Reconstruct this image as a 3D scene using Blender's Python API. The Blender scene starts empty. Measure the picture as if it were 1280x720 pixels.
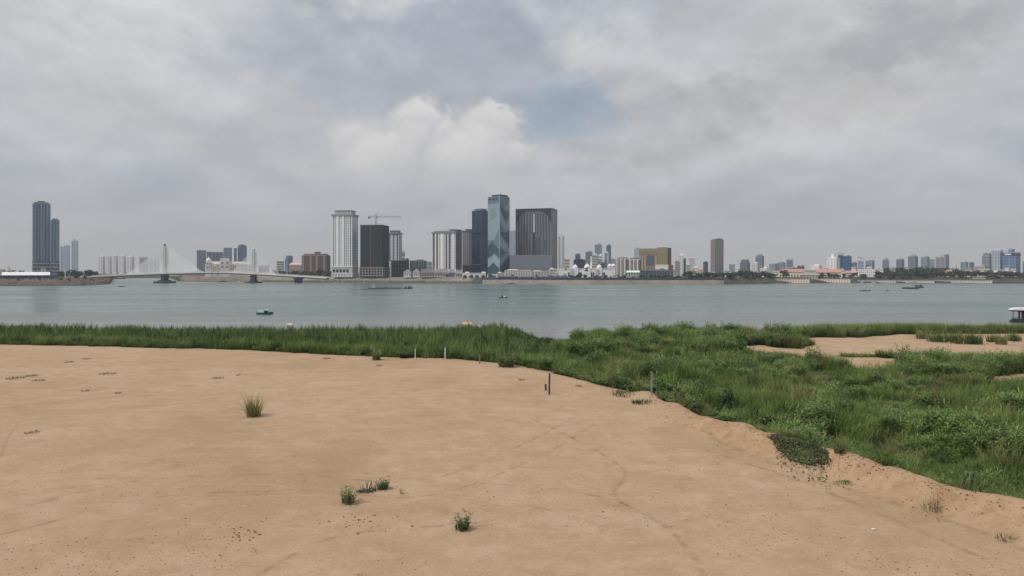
import bpy, math, random
import numpy as np
from mathutils import Vector, Matrix
R = math.radians
rng = np.random.default_rng(7)
random.seed(7)
C = bpy.context.scene.collection
SC = bpy.context.scene

# ------------------------------------------------------------------ camera measurements
F, CX, HY, HC = 865.0, 640.0, 340.0, 12.0      # focal length in photo pixels, principal column, horizon row, camera height (m)
def gx(px, d): return (px - CX) / F * d
def gz(py, d): return HC - (py - HY) / F * d
def on(px, py, z):                              # the ground point seen at a photo pixel
    d = (HC - z) * F / (py - HY)
    return gx(px, d), d

# ------------------------------------------------------------------ numpy noise
def _h(ix, iy, s):
    n = (ix.astype(np.int64) * 374761393 + iy.astype(np.int64) * 668265263 + s * 1442695041) & 0x7fffffff
    n = ((n ^ (n >> 13)) * 1274126177) & 0x7fffffff
    return ((n ^ (n >> 16)) & 0xffff) / 65535.0
def vnoise(x, y, s=0):
    x = np.asarray(x, float); y = np.asarray(y, float)
    ix, iy = np.floor(x), np.floor(y); fx, fy = x - ix, y - iy
    fx = fx * fx * (3 - 2 * fx); fy = fy * fy * (3 - 2 * fy)
    a, b = _h(ix, iy, s), _h(ix + 1, iy, s); c, d = _h(ix, iy + 1, s), _h(ix + 1, iy + 1, s)
    return (a * (1 - fx) + b * fx) * (1 - fy) + (c * (1 - fx) + d * fx) * fy
def fbm(x, y, s=0, o=4):
    r, a, t = 0, 1, 0
    for k in range(o):
        r = r + a * vnoise(x * 2 ** k, y * 2 ** k, s + k * 17); t += a; a *= .5
    return r / t
def sstep(a, b, x):
    t = np.clip((x - a) / (b - a), 0, 1); return t * t * (3 - 2 * t)
def inside(poly, x, y):
    x = np.asarray(x, float); y = np.asarray(y, float); r = np.zeros(x.shape, bool)
    n = len(poly)
    for i in range(n):
        x0, y0 = poly[i]; x1, y1 = poly[(i + 1) % n]
        if y0 == y1: continue
        c = ((y0 > y) != (y1 > y)) & (x < (x1 - x0) * (y - y0) / (y1 - y0) + x0); r ^= c
    return r
def pdist(line, x, y):
    x = np.asarray(x, float); y = np.asarray(y, float); m = np.full(x.shape, 1e9)
    for (x0, y0), (x1, y1) in zip(line[:-1], line[1:]):
        dx, dy = x1 - x0, y1 - y0; L = dx * dx + dy * dy
        t = np.clip(((x - x0) * dx + (y - y0) * dy) / L, 0, 1)
        m = np.minimum(m, np.hypot(x - x0 - t * dx, y - y0 - t * dy))
    return m

# ------------------------------------------------------------------ objects, meshes
def tag(o, label=None, cat=None, group=None, kind=None):
    if label: o['label'] = label
    if cat: o['category'] = cat
    if group: o['group'] = group
    if kind: o['kind'] = kind
    return o
def empty(name, loc, rz=0):
    o = bpy.data.objects.new(name, None); C.objects.link(o)
    o.location = loc; o.rotation_euler = (0, 0, rz); o.empty_display_size = .5
    return o
def link(name, me, parent=None, loc=(0, 0, 0), rot=(0, 0, 0), scale=(1, 1, 1)):
    o = bpy.data.objects.new(name, me); C.objects.link(o)
    o.location = loc; o.rotation_euler = rot; o.scale = scale
    if parent: o.parent = parent
    return o
class MB:
    def __init__(s): s.v = []; s.f = []; s.mi = []; s.cur = 0
    def face(s, pts):
        n = len(s.v); s.v += [tuple(p) for p in pts]; s.f.append(tuple(range(n, n + len(pts)))); s.mi.append(s.cur)
    def box(s, x0, x1, y0, y1, z0, z1, taper=0):
        n = len(s.v); t = taper
        s.v += [(x0, y0, z0), (x1, y0, z0), (x1, y1, z0), (x0, y1, z0), (x0 + t, y0 + t, z1), (x1 - t, y0 + t, z1), (x1 - t, y1 - t, z1), (x0 + t, y1 - t, z1)]
        for q in ((3, 2, 1, 0), (4, 5, 6, 7), (0, 1, 5, 4), (1, 2, 6, 5), (2, 3, 7, 6), (3, 0, 4, 7)):
            s.f.append(tuple(n + k for k in q)); s.mi.append(s.cur)
        return s
    def gable(s, x0, x1, y0, y1, z0, z1, hip=0, axis='x'):
        n = len(s.v)
        if axis == 'x':
            ym = (y0 + y1) / 2; r = [(x0 + hip, ym, z1), (x1 - hip, ym, z1)]
            s.v += [(x0, y0, z0), (x1, y0, z0), (x1, y1, z0), (x0, y1, z0)] + r
            q = ((0, 1, 5, 4), (2, 3, 4, 5), (1, 2, 5), (3, 0, 4), (3, 2, 1, 0))
        else:
            xm = (x0 + x1) / 2; r = [(xm, y0 + hip, z1), (xm, y1 - hip, z1)]
            s.v += [(x0, y0, z0), (x1, y0, z0), (x1, y1, z0), (x0, y1, z0)] + r
            q = ((1, 2, 5, 4), (3, 0, 4, 5), (0, 1, 4), (2, 3, 5), (3, 2, 1, 0))
        for a in q: s.f.append(tuple(n + k for k in a)); s.mi.append(s.cur)
        return s
    def lathe(s, prof, cx=0, cy=0, n=12, caps=True):
        b = len(s.v)
        for r, z in prof:
            for k in range(n):
                a = 2 * math.pi * k / n; s.v.append((cx + r * math.cos(a), cy + r * math.sin(a), z))
        for i in range(len(prof) - 1):
            for k in range(n):
                k2 = (k + 1) % n
                s.f.append((b + i * n + k, b + i * n + k2, b + (i + 1) * n + k2, b + (i + 1) * n + k)); s.mi.append(s.cur)
        if caps:
            s.f.append(tuple(b + k for k in reversed(range(n)))); s.mi.append(s.cur)
            s.f.append(tuple(b + (len(prof) - 1) * n + k for k in range(n))); s.mi.append(s.cur)
        return s
    def tube(s, pts, r, n=6):
        pts = [Vector(p) for p in pts]; rr = r if isinstance(r, (list, tuple)) else [r] * len(pts); b = len(s.v)
        for i, p in enumerate(pts):
            d = (pts[min(i + 1, len(pts) - 1)] - pts[max(i - 1, 0)]).normalized()
            u = d.orthogonal().normalized() if abs(d.z) > .9 else d.cross(Vector((0, 0, 1))).normalized(); w = d.cross(u)
            for k in range(n):
                a = 2 * math.pi * k / n; q = p + (u * math.cos(a) + w * math.sin(a)) * rr[i]; s.v.append(tuple(q))
        for i in range(len(pts) - 1):
            for k in range(n):
                k2 = (k + 1) % n; s.f.append((b + i * n + k, b + i * n + k2, b + (i + 1) * n + k2, b + (i + 1) * n + k)); s.mi.append(s.cur)
        s.f.append(tuple(b + k for k in range(n))); s.f.append(tuple(b + (len(pts) - 1) * n + k for k in reversed(range(n)))); s.mi += [s.cur] * 2
        return s
    def prism(s, poly, y0, y1):                    # polygon in x,z pushed along y
        n = len(poly); b = len(s.v)
        s.v += [(x, y0, z) for x, z in poly] + [(x, y1, z) for x, z in poly]
        s.f.append(tuple(b + k for k in range(n))); s.f.append(tuple(b + n + k for k in reversed(range(n)))); s.mi += [s.cur] * 2
        for k in range(n):
            k2 = (k + 1) % n; s.f.append((b + k2, b + k, b + n + k, b + n + k2)); s.mi.append(s.cur)
        return s
    def extrude(s, poly, z0, z1):                  # polygon in x,y raised along z
        n = len(poly); b = len(s.v)
        s.v += [(x, y, z0) for x, y in poly] + [(x, y, z1) for x, y in poly]
        s.f.append(tuple(b + k for k in reversed(range(n)))); s.f.append(tuple(b + n + k for k in range(n))); s.mi += [s.cur] * 2
        for k in range(n):
            k2 = (k + 1) % n; s.f.append((b + k, b + k2, b + n + k2, b + n + k)); s.mi.append(s.cur)
        return s
    def mesh(s, name, mats):
        me = bpy.data.meshes.new(name); me.from_pydata(s.v, [], s.f)
        for m in (mats if isinstance(mats, (list, tuple)) else [mats]): me.materials.append(m)
        if any(s.mi): me.polygons.foreach_set('material_index', s.mi)
        me.update(); return me
    def build(s, name, mats, parent=None, loc=(0, 0, 0), rz=0, smooth=False):
        me = s.mesh(name, mats)
        if smooth: me.polygons.foreach_set('use_smooth', [True] * len(me.polygons))
        return link(name, me, parent, loc, (0, 0, rz))
def copy_tree(o, parent=None):
    c = o.copy(); C.objects.link(c); c.parent = parent
    for ch in list(o.children): copy_tree(ch, c)
    return c

# ------------------------------------------------------------------ node helpers
class NT:
    def __init__(s, tree): s.t = tree; tree.nodes.clear()
    def n(s, typ, **kw):
        nd = s.t.nodes.new(typ)
        for k, v in kw.items(): setattr(nd, k, v)
        return nd
    def put(s, sock, v):
        if hasattr(v, 'is_output'): s.t.links.new(v, sock)
        else: sock.default_value = v
    def m(s, op, a, b=0.0, c=None, clamp=False):
        nd = s.n('ShaderNodeMath', operation=op, use_clamp=clamp); s.put(nd.inputs[0], a); s.put(nd.inputs[1], b)
        if c is not None: s.put(nd.inputs[2], c)
        return nd.outputs[0]
    def add(s, a, b): return s.m('ADD', a, b)
    def sub(s, a, b): return s.m('SUBTRACT', a, b)
    def mul(s, a, b): return s.m('MULTIPLY', a, b)
    def ss(s, a, b, x):                            # smoothstep
        nd = s.n('ShaderNodeMapRange', interpolation_type='SMOOTHSTEP'); s.put(nd.inputs[0], x); nd.inputs[1].default_value = a; nd.inputs[2].default_value = b
        return nd.outputs[0]
    def lin(s, a, b, c, d, x):
        nd = s.n('ShaderNodeMapRange'); s.put(nd.inputs[0], x)
        for i, v in enumerate((a, b, c, d)): nd.inputs[i + 1].default_value = v
        return nd.outputs[0]
    def mix(s, f, a, b, blend='MIX'):
        nd = s.n('ShaderNodeMix', data_type='RGBA', blend_type=blend); s.put(nd.inputs[0], f)
        for i, v in ((6, a), (7, b)): s.put(nd.inputs[i], (*v, 1) if isinstance(v, tuple) and len(v) == 3 else v)
        return nd.outputs[2]
    def vec(s, x, y, z):
        nd = s.n('ShaderNodeCombineXYZ')
        for i, v in enumerate((x, y, z)): s.put(nd.inputs[i], v)
        return nd.outputs[0]
    def noise(s, vec, scale, detail=4, rough=.5, dist=0, out=0, dim='3D'):
        nd = s.n('ShaderNodeTexNoise', noise_dimensions=dim); s.put(nd.inputs['Vector'], vec); nd.inputs['Scale'].default_value = scale
        nd.inputs['Detail'].default_value = detail; nd.inputs['Roughness'].default_value = rough; nd.inputs['Distortion'].default_value = dist
        return nd.outputs[out]
    def mapping(s, vec, scale=(1, 1, 1), rot=(0, 0, 0), loc=(0, 0, 0)):
        nd = s.n('ShaderNodeMapping'); s.put(nd.inputs[0], vec); nd.inputs[1].default_value = loc; nd.inputs[2].default_value = rot; nd.inputs[3].default_value = scale
        return nd.outputs[0]
MATS = {}
def new_mat(name):
    m = bpy.data.materials.new(name); m.use_nodes = True
    return m, NT(m.node_tree)
def mat(col, rough=.7, var=.12, scale=.25, metal=0.0, spec=.3, streak=False):
    """weathered surface: base colour with blotchy variation and faint vertical streaks"""
    key = (col, rough, var, scale, metal, spec, streak)
    if key in MATS: return MATS[key]
    m, t = new_mat('surface'); MATS[key] = m
    p = t.n('ShaderNodeBsdfPrincipled'); o = t.n('ShaderNodeOutputMaterial'); t.t.links.new(p.outputs[0], o.inputs[0])
    co = t.n('ShaderNodeTexCoord').outputs['Object']
    oi = t.n('ShaderNodeObjectInfo').outputs['Random']
    a = t.noise(t.mapping(co, (scale, scale, scale * (.25 if streak else 1))), 1, 5, .6)
    b = t.noise(co, scale * 7, 3)
    v = t.add(t.mul(t.sub(a, .5), var * 2.2), t.add(t.mul(t.sub(b, .5), var), t.mul(t.sub(oi, .5), var * .5)))
    v = t.add(v, 1.0)
    hsv = t.n('ShaderNodeHueSaturation'); hsv.inputs['Color'].default_value = (*col, 1); t.put(hsv.inputs['Value'], v)
    t.t.links.new(hsv.outputs[0], p.inputs['Base Color'])
    p.inputs['Roughness'].default_value = rough; p.inputs['Metallic'].default_value = metal; p.inputs['Specular IOR Level'].default_value = spec
    return m

# ------------------------------------------------------------------ world, sun, camera
SUN_EL, SUN_AZ = R(52), R(-115)                   # azimuth from +Y towards +X: the sun stands to the left
w = bpy.data.worlds.new('World'); SC.world = w; w.use_nodes = True
def build_world():
    t = NT(w.node_tree); out = t.n('ShaderNodeOutputWorld'); bg = t.n('ShaderNodeBackground')
    t.t.links.new(bg.outputs[0], out.inputs[0])
    sky = t.n('ShaderNodeTexSky', sky_type='NISHITA', sun_disc=False, sun_elevation=SUN_EL, sun_rotation=SUN_AZ, dust_density=2.0, altitude=10)
    bg.inputs[1].default_value = .1
    g = t.n('ShaderNodeTexCoord').outputs['Generated']
    sp = t.n('ShaderNodeSeparateXYZ'); t.put(sp.inputs[0], g); x, y, z = sp.outputs
    az = t.mul(t.m('ARCTAN2', x, y), 57.2958); el = t.mul(t.m('ARCSINE', z), 57.2958)      # degrees
    # ---- large cloud deck: noise on a flat layer overhead (perspective towards the horizon)
    zz = t.add(t.m('MAXIMUM', z, 0.0), .24)
    pv = t.vec(t.m('DIVIDE', x, zz), t.m('DIVIDE', y, zz), 0.0)
    pv2 = t.mapping(pv, (1, 1, 1), (0, 0, .5), (3.1, 1.7, 0))
    n1 = t.noise(pv2, 1.15, 7, .55, .3)
    n2 = t.noise(t.mapping(pv, (1, 1, 1), (0, 0, 0), (8.2, 2.4, 1)), .5, 5, .5)
    ae = t.vec(t.mul(az, .05), t.mul(el, .09), 0.0)
    n3 = t.noise(ae, 2.4, 8, .55, .4)
    n4 = t.noise(t.mapping(ae, loc=(4, 7, 2)), 7.0, 7, .58)
    def wob(s):                                     # soft displacement for cloud outlines
        return t.mul(t.sub(n3, .5), s), t.mul(t.sub(n4, .5), s)
    wa, wb = wob(16)
    def blob(a0, e0, ra, re, lo=.0, hi=1.0, wx=1.0):
        dx = t.m('DIVIDE', t.add(t.sub(az, a0), t.mul(wa, wx)), ra); dy = t.m('DIVIDE', t.add(t.sub(el, e0), t.mul(wb, wx * .8)), re)
        r = t.m('SQRT', t.add(t.mul(dx, dx), t.mul(dy, dy)))
        return t.sub(1.0, t.ss(lo, hi, r))
    def lum(v, tint=(1, 1, 1)): return tuple(v * c * 10 for c in tint)       # x10: the Background runs at .1
    GREY = (.375, .398, .455); LIGHT = (.53, .54, .565); DARK = (.305, .315, .35)
    s10 = lambda c: tuple(k * 10 for k in c)
    base = t.mix(t.ss(.36, .66, n1), s10((.415, .447, .525)), s10((.57, .588, .625)))
    base = t.mix(t.mul(t.ss(.45, .7, n2), .55), base, s10((.40, .41, .44)))
    # blue showing through
    blue = t.mix(.62, sky.outputs[0], s10((.33, .43, .54)))
    base = t.mix(t.mul(blob(4.5, 13.0, 6.5, 3.4, .2, 1.15, .5), .75), base, blue)
    base = t.mix(t.mul(blob(-1, 20, 12, 4, .2, 1.2, .8), .22), base, blue)
    # bright hazy banks
    base = t.mix(t.mul(blob(-31, 19.5, 14, 5.6, .1, 1.1, 1.0), .9), base, s10((.68, .685, .695)))
    base = t.mix(t.mul(blob(-20, 13.0, 7, 2.6, .0, 1.2, .8), .6), base, s10((.54, .54, .56)))
    base = t.mix(t.mul(blob(-14, 22.5, 14, 3.0, .0, 1.2, 1.0), .55), base, s10((.64, .65, .67)))
    base = t.mix(t.mul(blob(-19.5, 8.2, 5, 1.8, .0, 1.2, .6), .4), base, s10((.47, .465, .485)))
    base = t.mix(t.mul(blob(5.6, 17.8, 3.6, 1.9, .25, 1.1, .45), .85), base, s10((.57, .58, .605)))
    # right-hand mass: pale rim, dark bellies, light lower band
    base = t.mix(t.mul(blob(24, 17, 20, 8.5, .35, 1.05, .7), .8), base, s10((.53, .535, .56)))
    base = t.mix(t.mul(blob(12, 14.5, 6, 3.2, .2, 1.1, .7), .5), base, s10((.55, .55, .56)))
    base = t.mix(t.mul(blob(17, 13.0, 6.5, 2.6, .1, 1.15, .8), .8), base, s10((.375, .382, .415)))
    base = t.mix(t.mul(blob(28.5, 16.5, 9, 3.2, .1, 1.15, .9), .85), base, s10((.40, .408, .44)))
    base = t.mix(t.mul(blob(26, 12.3, 10, 2.2, .0, 1.2, .8), .65), base, s10((.54, .535, .535)))
    base = t.mix(t.mul(blob(12, 10.3, 10, 2.4, .0, 1.2, .8), .55), base, s10((.44, .435, .455)))
    # sunlit upper sides and shaded bellies of the whole deck
    ai = t.vec(t.mul(az, .05), t.mul(el, .068), 0.0)
    def deck(dy, sc, lo): return t.noise(t.mapping(ai, loc=(lo, dy, 0)), sc, 7, .5, .25)
    e1 = t.sub(deck(0, 1.7, 11), deck(.12, 1.7, 11)); e3 = t.sub(deck(0, 5.0, 23), deck(.04, 5.0, 23))
    relief = t.add(1.0, t.mul(t.add(t.mul(e1, .75), t.mul(e3, .34)), t.ss(1, 7, el)))
    base = t.mix(1.0, base, t.vec(relief, relief, relief), 'MULTIPLY')
    white = t.mul(t.ss(.50, .72, deck(0, 1.7, 11)), t.ss(6, 14, el))
    base = t.mix(t.mul(white, .6), base, s10((.72, .73, .75)))
    # cumulus: crisp bright heads over a grey body
    c5 = t.noise(t.mapping(ai, loc=(2, 9, 4)), 16, 6, .55, .2); c6 = t.noise(t.mapping(ai, loc=(7, 1, 2)), 5.5, 4, .5)
    ax = t.add(az, t.add(t.mul(t.sub(c5, .5), 2.2), t.mul(t.sub(c6, .5), 3.0))); ex = t.add(el, t.add(t.mul(t.sub(c5, .5), 2.6), t.mul(t.sub(c6, .5), 1.6)))
    cum = None; top = None
    for px_, py_, r, edge in ((530, 172, 50, .16), (505, 195, 44, .2), (570, 180, 36, .16), (612, 172, 44, .16), (645, 200, 26, .3), (440, 188, 36, .4), (590, 205, 60, .35), (480, 210, 60, .4)):
        a0 = math.degrees(math.atan2(px_ - CX, F)); e0 = math.degrees(math.atan2(HY - py_, F)); rr = math.degrees(r / F)
        dx = t.m('DIVIDE', t.sub(ax, a0), rr); dy = t.m('DIVIDE', t.sub(ex, e0), rr); d_ = t.m('SQRT', t.add(t.mul(dx, dx), t.mul(dy, dy)))
        v = t.sub(1.0, t.ss(1 - edge * 1.5, 1 + edge * 1.3, d_)); lit = t.mul(v, t.ss(-.9, .75, t.sub(t.mul(dy, 1.0), t.mul(dx, .35))))
        cum = v if cum is None else t.m('MAXIMUM', cum, v); top = lit if top is None else t.m('MAXIMUM', t.mul(top, t.sub(1.0, t.mul(v, .35))), lit)
    body = t.mix(top, s10((.43, .445, .49)), s10((.73, .73, .735)))
    body = t.mix(t.mul(t.ss(.45, .75, c5), .3), body, s10((.46, .465, .50)))
    base = t.mix(t.mul(cum, t.ss(5.5, 9.8, t.add(el, t.mul(t.sub(c6, .5), 3)))), base, body)
    # haze towards the horizon
    hz = t.sub(1.0, t.ss(0.0, 9.0, el))
    base = t.mix(t.mul(hz, .8), base, s10((.385, .41, .48)))
    # overhead, out of the picture: brighter veil lit by the sun
    base = t.mix(t.ss(26, 60, el), base, s10((.62, .63, .66)))
    base = t.mix(t.ss(-8, -1, el), s10((.25, .25, .25)), base)
    t.put(bg.inputs[0], base)
build_world()
sun = bpy.data.lights.new('sun', 'SUN'); sun.energy = 2.5; sun.angle = R(4); sun.color = (1, .955, .89)
so = bpy.data.objects.new('sun', sun); C.objects.link(so)
sd = Vector((math.sin(SUN_AZ) * math.cos(SUN_EL), math.cos(SUN_AZ) * math.cos(SUN_EL), math.sin(SUN_EL)))
so.rotation_euler = sd.to_track_quat('Z', 'Y').to_euler()
cam = bpy.data.cameras.new('camera'); co = bpy.data.objects.new('camera', cam); C.objects.link(co)
co.location = (0, 0, HC); co.rotation_euler = (R(90), 0, 0); cam.sensor_width = 36; cam.lens = 36 * F / 1280
cam.shift_y = -(360 - HY) / 1280; cam.clip_end = 60000; cam.clip_start = .1; SC.camera = co
SC.view_settings.view_transform = 'Standard'; SC.view_settings.look = 'None'; SC.view_settings.exposure = 0; SC.view_settings.gamma = 1
SC.render.engine = 'CYCLES'; SC.cycles.use_denoising = True; SC.cycles.max_bounces = 5; SC.cycles.diffuse_bounces = 3; SC.cycles.glossy_bounces = 2; SC.cycles.transmission_bounces = 3; SC.cycles.volume_bounces = 0
SC.cycles.use_adaptive_sampling = True; SC.cycles.adaptive_threshold = .015
# ================================================================== near bank: terrain
EDGE = [(-300, 125), (-130, 98)] + [on(px, py, 3.0) for px, py in ((0, 430), (100, 432), (200, 435), (320, 439), (400, 442.5), (480, 446), (560, 449), (600, 452), (640, 457), (680, 464), (740, 479), (800, 492))] \
     + [on(px, py, 3.75) for px, py in ((862, 503), (900, 519), (960, 534), (1010, 549), (1100, 571), (1200, 601), (1280, 621))] + [(21.5, 19), (25, 8), (28, -12), (34, -80)]
EDGE = [(float(a), float(b)) for a, b in EDGE]
PLAT = EDGE + [(-300, -80)]
SHORE = [(-320, 150), (-140, 128), (-95, 121), (-60, 117), (-30, 117), (-14, 119), (-4, 124), (2.5, 129), (5.2, 120), (8, 117.5), (10.2, 121), (13, 128), (20, 126), (34, 125), (46, 124), (52, 128), (70, 131), (100, 132), (150, 128), (330, 120)]
LANDP = SHORE + [(330, -80), (-320, -80)]
def poly_px(pts): return [on(px, py, z) for px, py, z in pts]
SANDS = [poly_px(p) for p in (
    [(1003, 420.5, 1.2), (1060, 419.5, 1.2), (1140, 416.5, 1.2), (1165, 415.2, 1.2), (1240, 414.2, 1.2), (1330, 413.4, 1.2), (1330, 441, 2.2), (1240, 436, 2.3), (1180, 436, 2.3), (1130, 442, 1.9), (1128, 452, 1.9), (1085, 460, 2.1), (1035, 447, 2.0), (1000, 439, 2.0), (940, 434, 1.9), (905, 429, 1.7), (940, 429, 1.2), (1000, 432, 1.2), (1012, 426, 1.2)],
    [(1225, 468, 1.2), (1340, 463, 1.2), (1340, 474, 1.8), (1228, 473.5, 1.8)],
    [(808, 449, 1.2), (850, 450, 1.2), (852, 455, 1.7), (806, 455, 1.7)])]
def sdf_edge(x, y): return np.where(inside(PLAT, x, y), 1, -1) * pdist(EDGE, x, y)
def sdf_shore(x, y): return np.where(inside(LANDP, x, y), 1, -1) * pdist(SHORE, x, y)
def sand_mask(x, y):
    jx = (fbm(x * .4, y * .4, 51) - .5) * 3.0; jy = (fbm(x * .4, y * .4, 52) - .5) * 4.0
    m = np.zeros(np.shape(x), bool)
    for p in SANDS: m |= inside(p, x + jx, y + jy)
    return m
def terrain(x, y, s=None, sh=None):
    x = np.asarray(x, float); y = np.asarray(y, float)
    if s is None: s = sdf_edge(x, y)
    if sh is None: sh = sdf_shore(x, y)
    s = s + (fbm(x * .55, y * .55, 5, 3) - .5) * 1.3 * sstep(9, 3, np.abs(s))
    top = 3.0 + (fbm(x * .06, y * .06, 3, 3) - .5) * .25 + (fbm(x * .8, y * .8, 9, 4) - .5) * .03
    low = np.minimum(.95 + (fbm(x * .1, y * .1, 21) - .5) * .7, .02 + .12 * sh)
    low = np.where(sh < 0, np.maximum(-2.0, .02 + .15 * sh), low)
    fall = np.where(x > 4, 5.0, 10.0)
    k = sstep(0, 1, -s / fall)
    z = top * (1 - k) + low * k
    right = sstep(8.0, 13.0, x)
    rough = .55 + .9 * fbm(x * .35, y * .35, 31, 3)
    lumps = (fbm(x * 1.6, y * 1.6, 33, 4) - .5) * .2
    z = z + right * np.exp(-((s - .9) / np.where(s > .9, 1.05, 1.4)) ** 2) * (.78 * rough + lumps)
    # low spoil heap beside the far grey post
    hx, hy = on(815, 497, 3.0); z = z + .35 * np.exp(-(((x - hx) / 1.1) ** 2 + ((y - hy) / 1.6) ** 2)) * (1 + lumps * 2)
    return z
def seq(*segs):
    r = []
    for a, b, st in segs: r += list(np.arange(a, b, st))
    return np.array(r)
xs = seq((-320, -120, 10), (-120, -60, 1.5), (-60, -30, .5), (-30, 30, .22), (30, 60, .6), (60, 120, 1.5), (120, 331, 10))
ys = seq((-80, -4, 6), (-4, 14, 1), (14, 62, .22), (62, 100, .45), (100, 140, .8), (140, 200, 6))
X, Y = np.meshgrid(xs, ys); S_ = sdf_edge(X, Y); SH_ = sdf_shore(X, Y); SM_ = sand_mask(X, Y)
Z = terrain(X, Y, S_, SH_)
nx, ny = len(xs), len(ys)
me = bpy.data.meshes.new('sand_bank')
vv = np.stack([X, Y, Z], -1).reshape(-1, 3)
i = np.arange(nx * ny).reshape(ny, nx)
q = np.stack([i[:-1, :-1], i[:-1, 1:], i[1:, 1:], i[1:, :-1]], -1).reshape(-1, 4)
me.vertices.add(len(vv)); me.vertices.foreach_set('co', vv.ravel()); me.loops.add(q.size); me.loops.foreach_set('vertex_index', q.ravel())
me.polygons.add(len(q)); me.polygons.foreach_set('loop_start', np.arange(0, q.size, 4)); me.polygons.foreach_set('loop_total', np.full(len(q), 4))
me.polygons.foreach_set('use_smooth', np.ones(len(q), bool)); me.update(); me.validate()
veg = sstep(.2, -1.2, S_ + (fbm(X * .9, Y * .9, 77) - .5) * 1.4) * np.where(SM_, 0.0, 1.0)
berm = sstep(8, 12, X) * np.exp(-((S_ - .9) / 2.0) ** 2)
for nm, a in (('veg', veg), ('berm', berm)):
    at = me.attributes.new(nm, 'FLOAT', 'POINT'); at.data.foreach_set('value', a.ravel().astype(np.float32))
def sand_material():
    m, t = new_mat('dry_sand'); p = t.n('ShaderNodeBsdfPrincipled'); o = t.n('ShaderNodeOutputMaterial'); t.t.links.new(p.outputs[0], o.inputs[0])
    g = t.n('ShaderNodeNewGeometry').outputs['Position']
    at = lambda n: t.n('ShaderNodeAttribute', attribute_name=n).outputs['Fac']
    big = t.noise(g, .09, 5, .6, .5); med = t.noise(g, .8, 7, .66, .5); fine = t.noise(g, 9, 6, .7); grain = t.noise(g, 45, 3, .7)
    streak = t.noise(t.mapping(g, (.22, 1.1, 1), (0, 0, -.95)), 1.0, 6, .66, .9)
    col = t.mix(t.ss(.25, .75, med), (.395, .270, .166), (.488, .350, .236))
    col = t.mix(t.mul(t.ss(.42, .72, big), .75), col, (.345, .232, .13))
    col = t.mix(t.mul(t.ss(.5, .72, streak), .45), col, (.48, .375, .265))
    col = t.mix(t.mul(t.ss(.56, .72, t.noise(t.mapping(g, (.5, 1.2, 1), (0, 0, .9), (9, 3, 0)), .55, 6, .65, .4)), .45), col, (.315, .208, .118))
    v = t.add(1.0, t.add(t.mul(t.sub(fine, .5), .62), t.mul(t.sub(grain, .5), .55)))
    hs = t.n('ShaderNodeHueSaturation'); t.put(hs.inputs['Color'], col); t.put(hs.inputs['Value'], v); col = hs.outputs[0]
    # small dark crumbs in loose drifts
    vo = t.n('ShaderNodeTexVoronoi'); t.put(vo.inputs['Vector'], t.mapping(g, (1, 1, .3))); vo.inputs['Scale'].default_value = 5.5
    crumb = t.mul(t.sub(1.0, t.ss(.05, .17, vo.outputs['Distance'])), t.ss(.52, .66, t.noise(g, .35, 4, .6)))
    col = t.mix(t.mul(crumb, .7), col, (.17, .10, .055))
    be = at('berm'); soil = t.mix(t.ss(.42, .62, t.noise(g, 1.6, 6, .65, .5)), (.43, .29, .175), (.31, .18, .10))
    soil = t.mix(t.mul(t.ss(.56, .68, t.noise(g, 3.2, 6, .7)), .7), soil, (.15, .08, .045))
    col = t.mix(t.mul(be, .6), col, soil)
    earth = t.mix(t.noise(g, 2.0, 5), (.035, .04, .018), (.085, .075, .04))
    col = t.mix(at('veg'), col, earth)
    zz = t.n('ShaderNodeSeparateXYZ'); t.put(zz.inputs[0], g)
    col = t.mix(t.ss(.25, -.05, zz.outputs[2]), col, (.11, .085, .06))
    t.t.links.new(col, p.inputs['Base Color']); p.inputs['Roughness'].default_value = .95; p.inputs['Specular IOR Level'].default_value = .12
    b = t.n('ShaderNodeBump'); b.inputs['Strength'].default_value = .55; b.inputs['Distance'].default_value = .12
    hgt = t.add(t.mul(fine, .5), t.add(t.mul(grain, .22), t.add(t.mul(streak, .25), t.mul(t.noise(g, 3.4, 6, .7), .45))))
    t.put(b.inputs['Height'], hgt); t.t.links.new(b.outputs[0], p.inputs['Normal'])
    return m
M_SAND = sand_material(); me.materials.append(M_SAND)
tag(link('ground', me), kind='structure')

# tyre tracks: shallow ruts pressed into the sand, laid as ribbons just above it
def track_material():
    m, t = new_mat('pressed_sand'); p = t.n('ShaderNodeBsdfPrincipled'); o = t.n('ShaderNodeOutputMaterial')
    g = t.n('ShaderNodeNewGeometry').outputs['Position']
    col = t.mix(t.noise(g, 6, 5, .65), (.22, .135, .075), (.36, .235, .145)); t.t.links.new(col, p.inputs['Base Color']); p.inputs['Roughness'].default_value = .95
    uv = t.n('ShaderNodeSeparateXYZ'); t.put(uv.inputs[0], t.n('ShaderNodeUVMap').outputs[0])
    e = t.m('ABSOLUTE', t.sub(uv.outputs[0], .5)); f = t.mul(t.sub(1.0, t.ss(.1, .5, e)), t.ss(.40, .62, t.noise(g, 1.3, 5, .65)))
    tr = t.n('ShaderNodeBsdfTransparent'); mx = t.n('ShaderNodeMixShader'); t.put(mx.inputs[0], t.mul(f, .24)); t.t.links.new(tr.outputs[0], mx.inputs[1]); t.t.links.new(p.outputs[0], mx.inputs[2]); t.t.links.new(mx.outputs[0], o.inputs[0])
    return m
M_TRACK = track_material()
def smooth_path(pts, n=14):
    P = [np.array(p, float) for p in pts]; P = [2 * P[0] - P[1]] + P + [2 * P[-1] - P[-2]]; r = []
    for k in range(1, len(P) - 2):
        for s in np.linspace(0, 1, n, endpoint=False):
            a, b, c, d = P[k - 1:k + 3]
            r.append(.5 * ((2 * b) + (c - a) * s + (2 * a - 5 * b + 4 * c - d) * s * s + (3 * b - a - 3 * c + d) * s ** 3))
    return np.array(r)
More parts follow.
